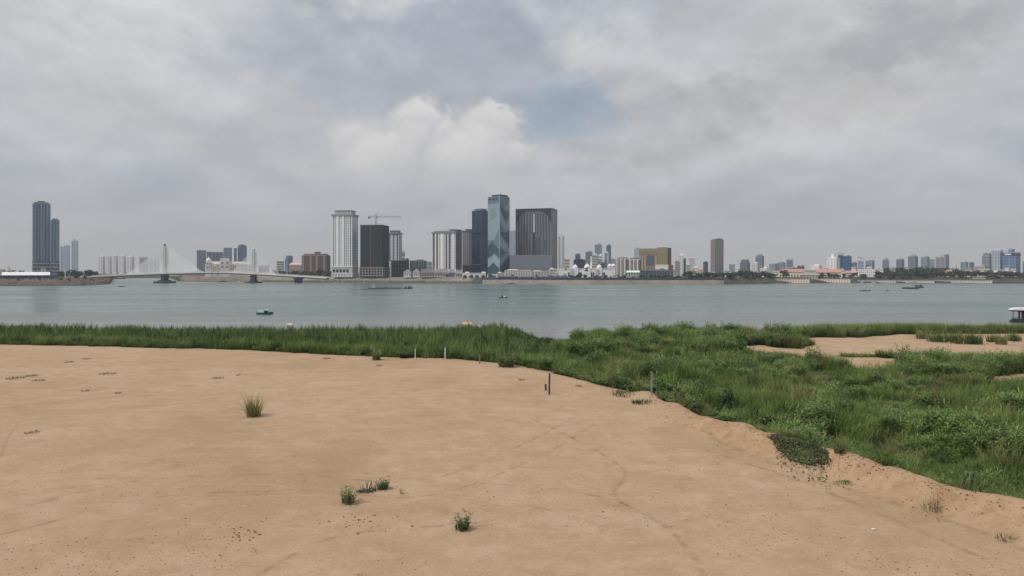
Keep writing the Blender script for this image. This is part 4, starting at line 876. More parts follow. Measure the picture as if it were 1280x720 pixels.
def palace():
    d = 745; wh = mat(A((216, 216, 218), d), .7, .08, .1); dk = mat(A((66, 62, 70), d), .5); sh = mat(A((160, 160, 166), d), .7)
    b = B('domed_palace', 'white riverside palace with three domes and dark arched bays', 699, 768, 336, d, dep=18); H = b.H; k = b.k; X = lambda px: (px - 733.5) * k
    b.wall(0, H, wh, w=X(766) - X(709), x=(X(766) + X(709)) / 2); b.cap(H, .5, .4, wh, w=X(766) - X(709), x=(X(766) + X(709)) / 2); b.wall(0, H * .75, wh, w=X(709) - X(699) - .1, x=(X(709) + X(699)) / 2, name='side_wing')
    for px, r, top in ((719, 2.6, 331), (734, 3.2, 329.5), (749, 2.6, 331)):
        b.wall(0, H + 1.2, wh, w=r * 2.3, d=5, x=X(px), y=-b.D / 2 + 1.7, name='pavilion')
        b.part('dome', MB().lathe([(r, 0), (r * 1.02, r * .3), (r * .85, r * .7), (r * .5, r * 1.05), (r * .15, r * 1.25), (.1, r * 1.7)], n=14).mesh('dome', wh), (X(px), -b.D / 2 + 2, H + 1.2))
    for px in (711, 724, 726, 739.5, 742, 752.5, 755):
        a = MB().prism([(-.75, 0), (.75, 0), (.75, 4.2)] + ell(5, 0, math.pi, .75, .9, 0, 4.2)[1:], -.12, .12).mesh('arch_bay', dk); b.part('arch_bay', a, (X(px), -b.D / 2 - .12, .8))
    for q in range(10): b.part('column', bxm(.5, .5, H - 1, sh), (X(713 + q * .9 if q < 5 else 744.5 + (q - 5) * 1.1), -b.D / 2 - 1.2, .3))
    b.part('window', bxm(3.4, .3, 1.5, dk), (X(733), -b.D / 2 - .95, H - 2.2)); b.part('window', bxm(2.4, .3, 1.0, dk), (X(733), -b.D / 2 - .95, H + .2))
    b.part('arch_gate', MB().prism([(-2.6, 0), (-1.7, 0)] + ell(6, math.pi, 0, 1.7, 4.4)[1:-1] + [(1.7, 0), (2.6, 0), (2.4, 4)] + ell(6, 0, math.pi, 2.3, 5.6)[1:-1] + [(-2.4, 4)], -.4, .4).mesh('arch_gate', sh), (X(705.5), -b.D / 2 - 1, 0))
    t = tag(empty('minaret', (gx(739, 760), 760, ZG), 0), 'slender white spire rising behind the domed palace', 'tower'); z1 = gz(319.5, 760) - ZG
    MB().lathe([(.8, 0), (.75, z1 * .6), (.95, z1 * .62), (.95, z1 * .66), (.65, z1 * .67), (.6, z1 * .88), (.8, z1 * .89)], n=10).build('shaft', wh, t); MB().lathe([(.75, 0), (.6, .9), (.1, 2.2)], n=10).build('spire', wh, t, (0, 0, z1 * .89))
    for q, (px, r, lb) in enumerate(((762, 2.6, 'left of two small white domed kiosks beside the beige mid rise'), (766.5, 2.9, 'right of two small white domed kiosks beside the beige mid rise'))):
        t = tag(empty('domed_kiosk', (gx(px, 790), 790, ZG)), lb, 'pavilion', 'white domed kiosks'); z1 = gz(333, 790) - ZG
        MB().box(-2.2, 2.2, -2.2, 2.2, 0, z1).build('wall', wh, t); MB().lathe([(r, 0), (r, .8), (r * .7, 2.0), (.1, 3.2)], n=12).build('dome', wh, t, (0, 0, z1))
def mid_city():
    G2 = 'teal grey towers behind the domed palace'
    for px0, px1, top, d, c, st, lb in ((719, 725.5, 317.5, 1500, (92, 101, 112), 'band', 'slim blue grey tower standing above the dark teal cube'), (717, 731.5, 324.5, 1200, (50, 64, 78), 'grid', 'dark teal cube block behind the left dome of the palace'), (732, 740.5, 314.5, 1500, (108, 118, 126), 'grid', 'teal tower left of the white spire behind the palace'), (743.5, 752.3, 305.5, 1900, (116, 127, 136), 'grid', 'tallest teal tower above the domed palace'), (758, 763.8, 306.5, 1900, (92, 105, 118), 'band', 'slim slate tower with stepped top right of the tallest teal tower'), (763, 768.5, 323, 1700, (126, 138, 150), 'band', 'pale blue low tower right of the slim slate tower')):
        b = tower('hazy_tower', lb, px0, px1, top, d, c, st, 10, tuple(int(v * .8) for v in c), group=G2, trim=tuple(int(v * 1.1) for v in c), roof=True)
    for px0, px1, top, d, c, wc, lb in ((741, 746.8, 318, 1000, (168, 168, 172), (104, 106, 114), 'grey white narrow block right of the white spire'), (747.4, 753, 318.5, 1010, (194, 194, 194), (134, 136, 142), 'cream white narrow block behind the palace right dome'), (752, 755.4, 328.5, 900, (92, 96, 104), (64, 68, 78), 'little dark grey block behind the palace right dome')):
        tower('city_block', lb, px0, px1, top, d, c, 'band', 8, wc, trim=c, frac=.5)
    d = 1020; b = B('framed_block', 'blue block held in a white square frame behind the palace', 755, 760.3, 314.5, d); wh = mat(A((214, 214, 216), d), .6); H = b.H
    b.wall(0, H - 2, mat(A((128, 140, 154), d), .3), w=b.W - 1.4); b.bands(0, H - 3, 8, .4, mat(A((90, 102, 118), d), .3), w=b.W - 1.4)
    for sx in (-1, 1): b.part('frame_leg', bxm(1.1, b.D + 1, H, wh), (sx * (b.W / 2 - .4), 0, 0))
    b.part('frame_beam', bxm(b.W + .4, b.D + 1.04, 2, wh), (0, 0, H - 1.9))
    # beige mid rises
    for px0, px1, top, d, sp, lb, n in ((769.5, 786, 324, 850, 783, 'beige stepped mid rise with grey uprights right of the palace', 4), (785.8, 801, 324.8, 835, 799, 'beige banded mid rise left of the gold hotel foot', 5)):
        b = B('beige_mid_rise', lb, px0, px1, top, d, split=sp, ang=20, group='beige mid rises'); H = b.H; be = mat(A((148, 146, 140), d), .75, .12, .08); gy = mat(A((112, 111, 110), d), .6); lt = mat(A((172, 169, 162), d), .7)
        b.wall(0, H, be); b.bands(2, H - 1, 7, .3, gy); b.piers(0, H, n, 2.2, gy, proud=.5, ns=2); b.piers(0, H, 3, 1.3, lt, proud=.7, ns=0, at=[.1, .5, .9]); b.cap(H, .6, .4, lt)
        for u in (-.3, .05, .32): b.wall(H + .6, H + 2.4, gy, w=b.W * .16, d=6, x=u * b.W, name='plant_room')
    # gold hotel
    d = 880; b = B('gold_hotel', 'gold and brown hotel with a sunken blue window front above the quay', 792.5, 839, 310.5, d, dep=22); H = b.H; k = b.k; X = lambda px: (px - 815.75) * k
    gd = mat(A((132, 124, 104), d), .45, .1, .05); br = mat(A((128, 118, 104), d), .6, .12, .06); dk = mat(A((84, 76, 64), d), .5); bl = mat(A((88, 98, 114), d), .3); tn = mat(A((160, 150, 134), d), .7); gy = mat(A((140, 142, 146), d), .6)
    z1 = b.z(338)
    b.wall(0, b.z(310.5), br, w=X(822) - X(793), x=(X(822) + X(793)) / 2, name='left_wing'); b.wall(0, b.z(309.3), gd, w=X(834.5) - X(822) , d=b.D + 4, x=(X(834.5) + X(822)) / 2 + .02, name='right_wing')
    b.wall(0, b.z(310), dk, w=X(839) - X(834.5) - .05, d=b.D + 2, x=(X(839) + X(834.5)) / 2, name='side_wing'); b.part('glass_strip', bxm(X(799) - X(793.5), .5, b.z(311) - z1, gy), ((X(799) + X(793.5)) / 2, -b.D / 2 - .1, z1))
    yf = -b.D / 2 - .2
    b.part('window_front', bxm(X(817) - X(808.5), .5, b.z(319) - b.z(330.5), bl), ((X(817) + X(808.5)) / 2, yf, b.z(330.5)))
    for q in range(4): b.part('mullion', bxm(.25, .6, b.z(319) - b.z(330.5), dk), (X(808.5 + q * 2.8), yf - .1, b.z(330.5)))
    for q in range(9): b.part('floor_line', bxm(X(822) - X(793) - .1, .4, .25, dk), ((X(822) + X(793)) / 2, -b.D / 2 - .05, z1 + q * (b.z(312) - z1) / 9))
    for q in range(7): b.part('panel_joint', bxm(.25, .3, b.z(310.5) - b.z(331), br), (X(823 + q * 1.8), -b.D / 2 - 2.1, b.z(331)))
    for px in (800, 803, 806.5, 820): b.part('pilaster', bxm(1.3, .9, b.z(320) - z1, tn), (X(px), -b.D / 2 - .25, z1))
    b.cap(b.z(309.3), .6, .3, mat(A((190, 186, 176), d), .6), w=X(834.5) - X(822), d=b.D + 4, x=(X(834.5) + X(822)) / 2 + .02, name='roof_edge'); b.part('roof_screen', bxm(5, 4, 1.4, gy), (X(796), 0, b.z(310.5))); b.part('roof_lamp', bxm(.3, .3, 3, gy), (X(795.5), -8, b.z(310.5) + 1.4))
    b.wall(0, b.z(331), dk, w=X(834.5) - X(822) - .6, d=b.D + 3.6, x=(X(834.5) + X(822)) / 2 + .02, name='base_storey')
    d = 800; b = B('white_annex', 'cream annex with one wide dark window below the gold hotel', 819, 835.3, 331.2, d); b.wall(0, b.H, mat(A((188, 186, 176), d), .7)); b.cap(b.H, .5, .3, mat(A((204, 202, 196), d), .7)); b.part('window', bxm(4.6, .4, 2.6, mat(A((56, 58, 64), d), .4)), (.4, -b.D / 2 - .1, b.H * .52)); b.bands(.4, 4, 2, .4, mat(A((100, 104, 108), d), .4))
    tower('red_block', 'narrow brick red block right of the cream annex', 835.8, 841.5, 331, 815, (132, 94, 92), 'band', 4, (96, 74, 76), roof=False)
    b = B('terrace_hall', 'long dark glazed terrace hall on the quay before the beige mid rises', 800, 838, 338.5, 735, dep=12); dk = mat(A((58, 66, 76), 735), .4, .25, .2); b.wall(0, b.H, dk); b.bands(.6, b.H - .4, 3, .18, mat(A((110, 116, 122), 735), .6), proud=.3, name='floor_slab'); b.part('roof', MB().gable(-b.W * .3, b.W * .5, -6, 6, 0, 1.6, 3).mesh('roof', mat(A((74, 80, 90), 735), .6)), (0, 0, b.H)); b.piers(0, b.H, 12, .3, mat(A((120, 124, 128), 735), .6), proud=.3, ns=2, name='post')
    b = B('awning_row', 'pale green roofed hall front behind parked traffic below the beige mid rises', 783, 800, 339, 745, dep=8); b.wall(0, b.H * .8, mat(A((150, 160, 154), 745), .7)); b.part('roof', MB().gable(-b.W / 2 - .6, b.W / 2 + .6, -4.8, 4.8, 0, b.H * .3, 1).mesh('roof', mat(A((166, 178, 172), 745), .7)), (0, 0, b.H * .8)); b.piers(0, b.H * .8, 6, .6, mat(A((90, 96, 96), 745), .6))
    # between gold hotel and brown tower
    for px0, px1, top, d, c, wc, st, lb in ((844, 848.5, 325.5, 1000, (150, 150, 148), (98, 100, 104), 'band', 'grey shoulder block left of the slim white towered block'), (847.8, 854.2, 318.3, 1000, (196, 196, 194), (150, 152, 156), 'strip', 'slim white tower with grey cap right of the gold hotel'), (854.4, 857.2, 322.5, 1010, (92, 98, 106), (70, 76, 84), 'band', 'thin dark slab leaning on the slim white tower'), (857.8, 863, 330.5, 1050, (172, 172, 168), (110, 112, 116), 'band', 'low pale block right of the thin dark slab'), (861.5, 868.5, 322, 1400, (164, 166, 170), (140, 144, 150), 'band', 'hazy pale open framed block behind the low pale one'), (864, 873.5, 334, 950, (204, 194, 182), (150, 142, 136), 'grid', 'low cream house cluster left of the dark blue tower'), (879, 885.2, 327.3, 1150, (88, 96, 108), (66, 74, 88), 'band', 'small dark blue tower left of the tall brown tower')):
        tower('city_block', lb, px0, px1, top, d, c, st, 8, wc, piers=3, roof=px1 - px0 > 4)
    d = 1350; b = B('brown_tower', 'tall lone brown glass tower with curved top among low trees', 888.3, 904.3, 300, d, split=893.5, ang=-30); H = b.H; m = mat(A((118, 112, 112), d), .3, .12, .03, spec=.5, streak=True); dk = mat(A((90, 90, 98), d), .35); bz = mat(A((104, 110, 126), d), .35)
    b.wall(b.z(330), H, m); b.wall(0, b.z(330) - .02, bz, name='lower_wall'); b.bands(0, H, 22, .22, dk, proud=.12, name='floor_band'); b.piers(0, H, 6, .5, mat(A((134, 124, 118), d), .4), proud=.5, ns=5, name='fin')
    b.part('crown', MB().prism(ell(8, 0, math.pi, b.W / 2, 3.2), -b.D / 2, b.D / 2).mesh('crown', dk), (0, 0, H))
    GR = 'distant blocks along the right skyline'
    L = ((911.5, 918.5, 330.5, 1500, (116, 122, 134), 'strip', 'small grey blue block with two uprights right of the tall brown tower', 0), (925, 937.3, 327.5, 1250, (92, 98, 110), 'grid', 'dark grey office block with roof fins right of the tall brown tower', 1),
         (939.5, 949.5, 328.5, 1300, (150, 152, 154), 'strip', 'grey and white striped block left below the round topped tower', 0), (944.4, 955, 320, 1700, (100, 107, 120), 'grid', 'round topped slate tower rising behind the striped block', 2), (950, 962, 335, 1100, (186, 170, 162), 'band', 'low pinkish cream roofs right of the striped block', 0),
         (961.5, 971.5, 329.5, 1900, (116, 122, 130), 'band', 'left half of the low slate double block above the pink roofed market', 0), (971.8, 981.8, 328, 1900, (106, 112, 124), 'grid', 'right half of the low slate double block above the pink roofed market', 0), (983, 991.3, 325, 1800, (98, 106, 120), 'strip', 'slim slate tower with raised right corner above the pink roofed market', 1),
         (1013, 1028, 331.5, 1000, (198, 188, 184), 'band', 'cream block between the two long pink roofs', 0), (1034, 1050, 322, 1000, (176, 178, 174), 'strip', 'white office block with dark uprights and white roof box', 3), (1047.5, 1054.5, 319, 1150, (64, 76, 98), 'grid', 'dark navy tower with stepped roof right of the white office block', 1), (1054.5, 1064.3, 320, 1120, (70, 84, 108), 'grid', 'navy block joined to the stepped navy tower', 0),
         (1064.5, 1071.5, 328, 1300, (90, 98, 116), 'band', 'low navy shoulder block right of the navy pair', 0), (1072.5, 1079.6, 326, 1500, (120, 124, 134), 'strip', 'unfinished grey tower with crane like roof arm', 4), (1082, 1093, 325.3, 1500, (112, 118, 132), 'grid', 'broad blue grey block above the white arcaded hotel', 0), (1103, 1111.5, 325.5, 1500, (106, 112, 124), 'grid', 'slate tower with a small hipped cap left of the tree belt', 2),
         (1120.3, 1130.2, 324, 1500, (94, 102, 116), 'grid', 'slate tower with an aerial above the tree belt', 5), (1135, 1147.5, 320.5, 1450, (104, 108, 118), 'band', 'slate tower with pitched cap, second above the tree belt', 6), (1151, 1162, 320.5, 1450, (118, 124, 132), 'band', 'pale grey banded tower, left part of a joined pair above the tree belt', 0), (1161, 1168.5, 323.5, 1480, (126, 132, 138), 'band', 'lower right part of the joined pale grey pair above the tree belt', 0),
         (1169.5, 1186.5, 321, 1450, (116, 118, 126), 'grid', 'broad grey tower with raised right edge above the tree belt', 7), (1200.5, 1210.5, 327.5, 1500, (104, 112, 124), 'strip', 'slate block right of the pagoda spire', 0), (1211.5, 1217.8, 328, 1550, (92, 98, 112), 'band', 'little dark slate block right of the pagoda spire, with open roof', 0), (1217.5, 1235.5, 332.5, 1200, (126, 128, 136), 'grid', 'long low grey block below the tall group at the right edge', 0),
         (1227.5, 1240.3, 319, 1400, (112, 116, 126), 'band', 'grey tower with open roof frame, left of the tall group at the right edge', 1), (1239.5, 1254, 313, 1380, (128, 134, 146), 'strip', 'tall pale tower with pointed corner in the group at the right edge', 6), (1253.5, 1275.5, 315.5, 1360, (92, 108, 130), 'grid', 'broad blue glass tower with a pale sign band at the right edge', 8), (1278.5, 1290, 326, 1400, (96, 112, 130), 'grid', 'blue block cut off by the right edge of the photo', 0))
    for px0, px1, top, d, c, st, lb, ex in L:
        c = tuple(int(v * 1.04 + 3) for v in c); b = tower('city_block', lb, px0, px1, top, d, c, st, 7, tuple(int(v * .86) for v in c), group=GR, piers=3, trim=tuple(min(235, int(v * 1.12)) for v in c), roof=ex in (0, 5), split=px0 + (px1 - px0) * .72 if px1 - px0 > 8.5 else None, ang=24)
        m = mat(A(c, d), .6); W, D, H = b.W, b.D, b.H; lt = mat(A(tuple(min(225, int(v * 1.25)) for v in c), d), .6)
        if ex == 1:
            for k in range(4): b.part('roof_fin', bxm(W * .08, D * .5, 3.5 + k % 2 * 1.5, m), ((k / 3 - .5) * W * .85, 0, H))
        if ex == 2: b.part('crown', MB().lathe([(W * .46, 0), (W * .44, 2), (W * .3, 4.6), (.3, 6)], n=12).mesh('crown', m), (0, 0, H))
        if ex == 3: b.wall(H, H + 6, mat(A((212, 212, 212), d), .6), w=W * .33, d=D * .6, name='roof_box')
        if ex == 4:
            b.part('roof_mast', bxm(1.2, 1.2, 8, m), (0, 0, H)); b.part('roof_arm', MB().prism([(-7, 7.5), (9, 2.5), (9, 3.5), (-6, 9.5)], -.6, .6).mesh('roof_arm', m), (0, 0, H))
        if ex == 5: b.part('aerial', bxm(.5, .5, 8, m), (0, 0, H + 1))
        if ex == 6: b.part('crown', MB().gable(-W / 2, W / 2, -D / 2, D / 2, 0, 4.5, W * .25).mesh('crown', m), (0, 0, H))
        if ex == 7:
            b.part('roof_blade', bxm(W * .16, D, 5, m), (W * .42, 0, H)); b.part('roof_beam', bxm(W * .5, D * .6, 1.2, lt), (W * .1, 0, H + 3)); b.part('roof_post', bxm(1, 1, 3, m), (-W * .1, 0, H))
        if ex == 8:
            b.wall(H - 7, H - 1.5, mat(A((60, 72, 96), d), .4), w=W + .8, d=D + .8, name='top_storey'); b.part('sign_band', bxm(W * .5, .4, 2.6, mat(A((176, 186, 200), d), .6)), (-.1 * W, -D / 2 - .6, H - 5)); b.wall(H, H + 7, m, w=W * .3, d=D * .5, name='roof_box')
def gable_house(name, label, px0, px1, eave, ridge, d, wallc, roofc, group=None, hip=2, axis='x', win=3, dep=None, cat='house', base=None):
    b = B(name, label, px0, px1, eave, d, dep=dep, group=group, cat=cat, base=base); wm = mat(A(wallc, d), .8, .15, .2); rm = mat(A(roofc, d, .95), .8, .25, .3); dk = mat(A(tuple(int(v * .55) for v in wallc), d), .5)
    b.wall(0, b.H, wm); o = .7
    b.part('roof', MB().gable(-b.W / 2 - o, b.W / 2 + o, -b.D / 2 - o, b.D / 2 + o, 0, b.z(ridge) - b.H, hip, axis).mesh('roof', rm), (0, 0, b.H))
    for k in range(win): b.part('window', bxm(b.W / win * .4, .3, b.H * .36, dk), (((k + .5) / win - .5) * b.W, -b.D / 2 - .08, b.H * .32))
    return b
def waterfront():
    # left bank shed
    d = 640; b = B('riverside_shed', 'long blue walled shed with a bright white roof on the left bank', 4, 62, 344, d, dep=14); bl = mat(A((62, 84, 100), d), .6, .2, .2); b.wall(0, b.H, bl)
    b.part('roof', MB().gable(-b.W / 2 - .8, b.W / 2 + .8, -8, 8, 0, b.z(340) - b.H, 0).mesh('roof', mat(A((226, 228, 230), d), .5)), (0, 0, b.H)); b.piers(0, b.H, 14, .4, mat(A((96, 116, 118), d), .6), ns=3, name='post')
    for k in range(7): b.part('door_bay', bxm(2.6, .3, b.H * .7, mat(A((48, 62, 72), d), .5)), ((k / 6 - .5) * b.W * .86, -b.D / 2 - .3, 0))
    gable_house('blue_shed', 'small dark blue roofed shed at the right end of the long white roofed one', 62.5, 73, 344.5, 341, 640, (92, 104, 116), (70, 82, 108), cat='shed')
    gable_house('boat_shed', 'shed cut by the left edge beside the long white roofed shed', -16, 3.6, 344, 341.8, 640, (92, 110, 124), (120, 134, 148), cat='shed')
    for px0, px1, lb in ((51, 53.6, 'left of two beige columns standing behind the white roofed shed'), (54.6, 57, 'right of two beige columns standing behind the white roofed shed')):
        tower('gate_pillar', lb, px0, px1, 335.5, 700, (196, 186, 162), 'band', 3, (170, 160, 140), roof=False, group='beige columns behind the shed', cat='column')
    gable_house('cream_house', 'small cream house behind the white shed roof near the left edge', 14.5, 20.5, 337.5, 336.5, 760, (198, 192, 178), (176, 170, 160)); 
    t = tag(empty('domed_turret', (gx(10, 760), 760, ZG)), 'little cream turret with a pointed dome at the left edge', 'tower'); cr = mat(A((202, 198, 190), 760), .8)
    MB().box(-1.6, 1.6, -1.6, 1.6, 0, gz(335, 760) - ZG).build('wall', cr, t); MB().lathe([(1.8, 0), (1.6, 1.0), (.8, 2.0), (.2, 3.2), (.1, 4.4)], n=10).build('dome', mat(A((150, 150, 152), 760), .7), t, (0, 0, gz(335, 760) - ZG))
    gable_house('cream_house', 'cream house row cut by the left edge of the photo', -8, 7, 337, 335, 780, (190, 186, 178), (160, 152, 146))
    t = tag(empty('flag_pole', (gx(81.5, 640), 640, ZG)), 'thin white pole standing on the left bank', 'pole'); MB().tube([(0, 0, 0), (0, 0, gz(336, 640) - ZG)], [.35, .22], 8).build('shaft', mat(A((188, 188, 186), 640), .6), t); MB().box(-.8, .8, -.8, .8, 0, .5).build('base', mat((.3, .3, .3)), t)
    gable_house('blue_shed', 'tall blue panelled block among the trees left of the bridge', 90, 96, 339, 337.5, 760, (74, 86, 120), (86, 96, 120), cat='shed')
    # gabled villas and row houses in the centre
    wv = (204, 204, 204)
    gable_house('white_villa', 'left of two white gabled villas on the embankment below the half built frame', 504.5, 514, 340, 336.5, 772, wv, (178, 178, 180), 'white gabled villas', 0, 'y', 3); gable_house('white_villa', 'right of two white gabled villas, with the taller pointed gable', 516, 525.3, 340.5, 335.5, 772, wv, (184, 184, 186), 'white gabled villas', 0, 'y', 3)
    for px0, px1, e, r, wc, rc, lb in ((526.5, 543, 341, 336.5, (142, 138, 136), (112, 112, 116), 'long grey roofed row house right of the white villas'), (543.5, 560, 341, 336, (152, 148, 146), (126, 124, 126), 'second grey row house, below the white striped tower'), (560.5, 568.5, 341, 336.8, (112, 114, 124), (120, 124, 136), 'bluish dark row house left of the arched white pavilion'), (569, 577, 342, 338, (146, 144, 144), (132, 132, 138), 'low pale row house beside the arched white pavilion')):
        gable_house('row_house', lb, px0, px1, e, r, 765, wc, rc, 'row houses below the striped tower', 1.5, win=5)
    d = 745; b = B('arched_pavilion', 'low white pavilion with dark arches in front of the navy tower', 578, 607, 341.5, d, dep=8); wh = mat(A((204, 202, 198), d), .7); dk = mat(A((74, 74, 80), d), .6); b.wall(0, b.H, wh); b.cap(b.H, .4, .3, wh)
    for k in range(4): b.part('arch_bay', MB().prism([(-2, 0), (2, 0)] + ell(6, 0, math.pi, 2, 1.5, 0, 1.4)[0:], -.15, .15).mesh('arch_bay', dk), ((k / 3 - .5) * b.W * .78, -b.D / 2 - .1, 0))
    for u in (-.3, .42): b.wall(b.H + .4, b.H + 1.6, wh, w=b.W * .18, d=5, x=u * b.W, name='roof_box')
    d = 735; b = B('white_canopy', 'flat white canopy at the foot of the patterned glass tower', 609, 621, 343.5, d, dep=7); wh = mat(A((216, 216, 216), d), .6); b.part('roof', bxm(b.W, b.D, .5, wh), (0, 0, b.H - .5)); b.piers(0, b.H - .5, 6, .3, wh, ns=2, proud=-.6, name='post'); b.wall(0, b.H - .6, mat(A((100, 108, 114), d), .4), w=b.W - 2, d=b.D - 2.4)
    for px0, px1, top, c, lb in ((631, 664, 337.5, (170, 166, 158), 'long beige low block below the plain grey podium'), (664.3, 688, 339, (170, 166, 158), 'lower beige extension right of the long beige block'), (686.5, 696.5, 336, (194, 190, 182), 'cream gate house left of the domed palace'), (621.5, 631, 341, (184, 178, 166), 'small cream pavilion right of the flat white canopy')):
        b = tower('beige_block', lb, px0, px1, top, 750, c, 'grid', 3, (116, 112, 108), piers=int((px1 - px0) / 3), roof=False, group='beige riverside blocks')
        b.wall(b.H, b.H + 1, mat(A(c, 750), .7), w=b.W * .4, d=6, x=-b.W * .2, name='roof_box')
    # quay wall with ramps
    def quay(px0, px1, lb, py_t, py_b, c, dstep):
        n = 8; top = []; bot = []; m = MB()
        for k in range(n + 1):
            px = px0 + (px1 - px0) * k / n; d = fard(px) - 3
            bot.append((gx(px, d), d, -.5)); top.append((gx(px, d + 9), d + 9, 4.2)); 
        t = tag(empty('quay_wall', (top[n // 2][0], top[n // 2][1], 0)), lb, 'quay wall', 'sloping quay walls along the far bank'); ox, oy = t.location.x, t.location.y
        q = lambda p, dz=0, dy=0: (p[0] - ox, p[1] - oy + dy, p[2] + dz)
        for k in range(n):
            m.face([q(bot[k]), q(bot[k + 1]), q(top[k + 1]), q(top[k])])
        m.build('slope', mat(c, .9, .55, .22, streak=True), t); m2 = MB()
        for k in range(n): m2.face([q(top[k]), q(top[k + 1]), q(top[k + 1], 1.5), q(top[k], 1.5)]); m2.face([q(top[k], 1.5), q(top[k + 1], 1.5), q(top[k + 1], 1.5, 22), q(top[k], 1.5, 22)])
        m2.build('deck_edge', mat((.05, .052, .06), .8), t)
        m3 = MB(); a, b_ = top[n - 2], bot[n - 1]; m3.face([q(bot[n - 2], .1, -.2), q(bot[n - 1], .1, -.2), q(top[n - 1], .1, -.2), q(top[n - 1], -1.2, -.4)]); m3.build('ramp', mat((.07, .068, .06), .9), t)
        m4 = MB()
        for k in range(n): m4.tube([q(top[k], 2.4, .5), q(top[k + 1], 2.4, .5)], .07, 4); m4.tube([q(top[k], 1.5, .5), q(top[k], 2.5, .5)], .07, 4)
        m4.build('railing', mat((.12, .12, .13), .6), t)
    cs = (.20, .185, .158)
    for px0, px1, lb in ((603, 655, 'stone quay slope below the blue hoardings, leftmost of the quay walls'), (655, 697, 'stone quay slope below the broad slit tower'), (697, 738, 'stone quay slope below the domed palace'), (738, 775, 'stone quay slope below the two small domed kiosks'), (775, 812, 'stone quay slope below the dark terrace hall'), (812, 862, 'stone quay slope below the gold hotel'), (862, 905, 'stone quay slope below the tall brown tower, rightmost of the quay walls')):
        quay(px0, px1, lb, 0, 0, cs, 0)
    # blue hoardings on the quay
    bl = mat(A((70, 92, 132), 715, .9), .5, .3, .4)
    for px0, px1, top, lb in ((606, 622, 347.2, 'dark blue tarpaulin shelter on the quay, leftmost of the blue row'), (623, 648, 345, 'longest bright blue tarpaulin shelter of the quay row'), (649, 668, 345.6, 'blue tarpaulin shelter below the plain grey podium'), (669, 688, 345.4, 'blue tarpaulin shelter left of the cream gate house'), (689, 711, 345.8, 'rightmost blue tarpaulin shelter, in front of the palace arch')):
        d = fard((px0 + px1) / 2) + 14; b = B('tarpaulin_shelter', lb, px0, px1, top, d, base=5.6, dep=6, cat='shelter', group='blue tarpaulin shelters on the quay')
        b.part('roof', MB().gable(-b.W / 2, b.W / 2, -3, 3, 0, b.H * .45, .5).mesh('roof', bl), (0, 0, b.H * .55)); b.wall(0, b.H * .55, mat(A((48, 62, 92), d), .7), d=5)
        b.piers(0, b.H * .55, 7, .2, mat(A((120, 130, 150), d), .6), d=5.4, ns=2, name='post')
    # right-hand waterfront
    pk = (176, 136, 130)
    for px0, px1, e, r, lb in ((973.5, 1006, 340.2, 336, 'left of two long market halls with faded pink roofs'), (1019.5, 1052, 340.6, 336.2, 'right of two long market halls with faded pink roofs')):
        gable_house('market_hall', lb, px0, px1, e, r, 790, (176, 172, 162), pk, 'long pink roofed market halls', 2, win=9, cat='market hall', base=3.6)
    b = tower('market_block', 'pale stepped block joining the two pink roofed market halls', 1005, 1020, 336.5, 782, (166, 164, 156), 'grid', 3, (112, 112, 110), piers=6, base=3.6); gable_house('market_hall', 'low grey roofed terrace in front of the joined market halls', 1000, 1022, 344, 342, 766, (146, 142, 136), (148, 146, 144), cat='hall', win=6, base=3.4, dep=8)
    gable_house('white_gable_house', 'white house with pointed gable right of the market halls', 1049, 1056, 339, 334.5, 840, (204, 202, 198), (196, 192, 188), None, 0, 'y', 2); gable_house('long_hall', 'long low hall with pale pink roof left of the white arcaded hotel', 1056, 1072, 341, 338.4, 850, (172, 160, 152), (176, 144, 138), win=6, cat='hall')
    d = 792; b = B('arcaded_hotel', 'white three storey hotel with rows of arcades near the right waterfront', 1072.5, 1096.5, 337.3, d, split=1093.5, ang=20, base=3.5); wh = mat(A((206, 204, 198), d), .7); b.wall(0, b.H, wh); b.bands(.8, b.H - .8, 3, .52, mat(A((104, 104, 106), d), .5)); b.piers(0, b.H, 9, .75, wh, ns=3); b.cap(b.H, .7, .6, wh); b.bands(.2, b.H - .2, 3, .12, wh, proud=.4, name='balcony_ledge')
    gable_house('temple_hall', 'pink roofed temple hall with steep gable right of the arcaded hotel', 1107, 1119.5, 344, 337.5, 840, (160, 136, 128), (164, 124, 116), 'pink roofed halls on the right', 0, 'y', 3, cat='hall'); gable_house('long_hall', 'faded pink roofed hall among trees right of the arcaded hotel', 1097, 1110, 344, 341, 850, (162, 144, 136), (168, 132, 124), 'pink roofed halls on the right', win=4, cat='hall')
    for px0, px1, e, r, c, lb in ((1158, 1172, 344, 340.5, (168, 128, 114), 'orange roofed hall among trees, left of the pagoda'), (1170, 1190, 341, 337, (172, 138, 128), 'large pink roofed hall left of the pagoda spire'), (1205, 1221, 342, 338, (170, 140, 132), 'pink roofed hall right of the pagoda spire'), (1237, 1248, 346, 344, (158, 132, 124), 'small pinkish hall under the tall group at the right edge'), (1260, 1274, 344.5, 341, (172, 132, 114), 'orange roofed temple hall near the right edge')):
        gable_house('temple_hall', lb, px0, px1, e, r, 850, (184, 160, 146), c, 'pink and orange roofed halls', 2, win=4, cat='hall')
    t = tag(empty('pagoda', (gx(1195.5, 900), 900, ZG)), 'dark slender pagoda spire rising above the right hand trees', 'pagoda'); z1 = gz(330, 900) - ZG; m = mat(A((120, 112, 110), 900), .7)
    MB().box(-4, 4, -4, 4, 0, 4).build('base', m, t); MB().lathe([(3.4, 4), (3.0, 5), (2.0, 7), (1.6, 7.2), (1.1, 10), (.5, z1 * .75), (.1, z1)], n=10).build('spire', m, t)
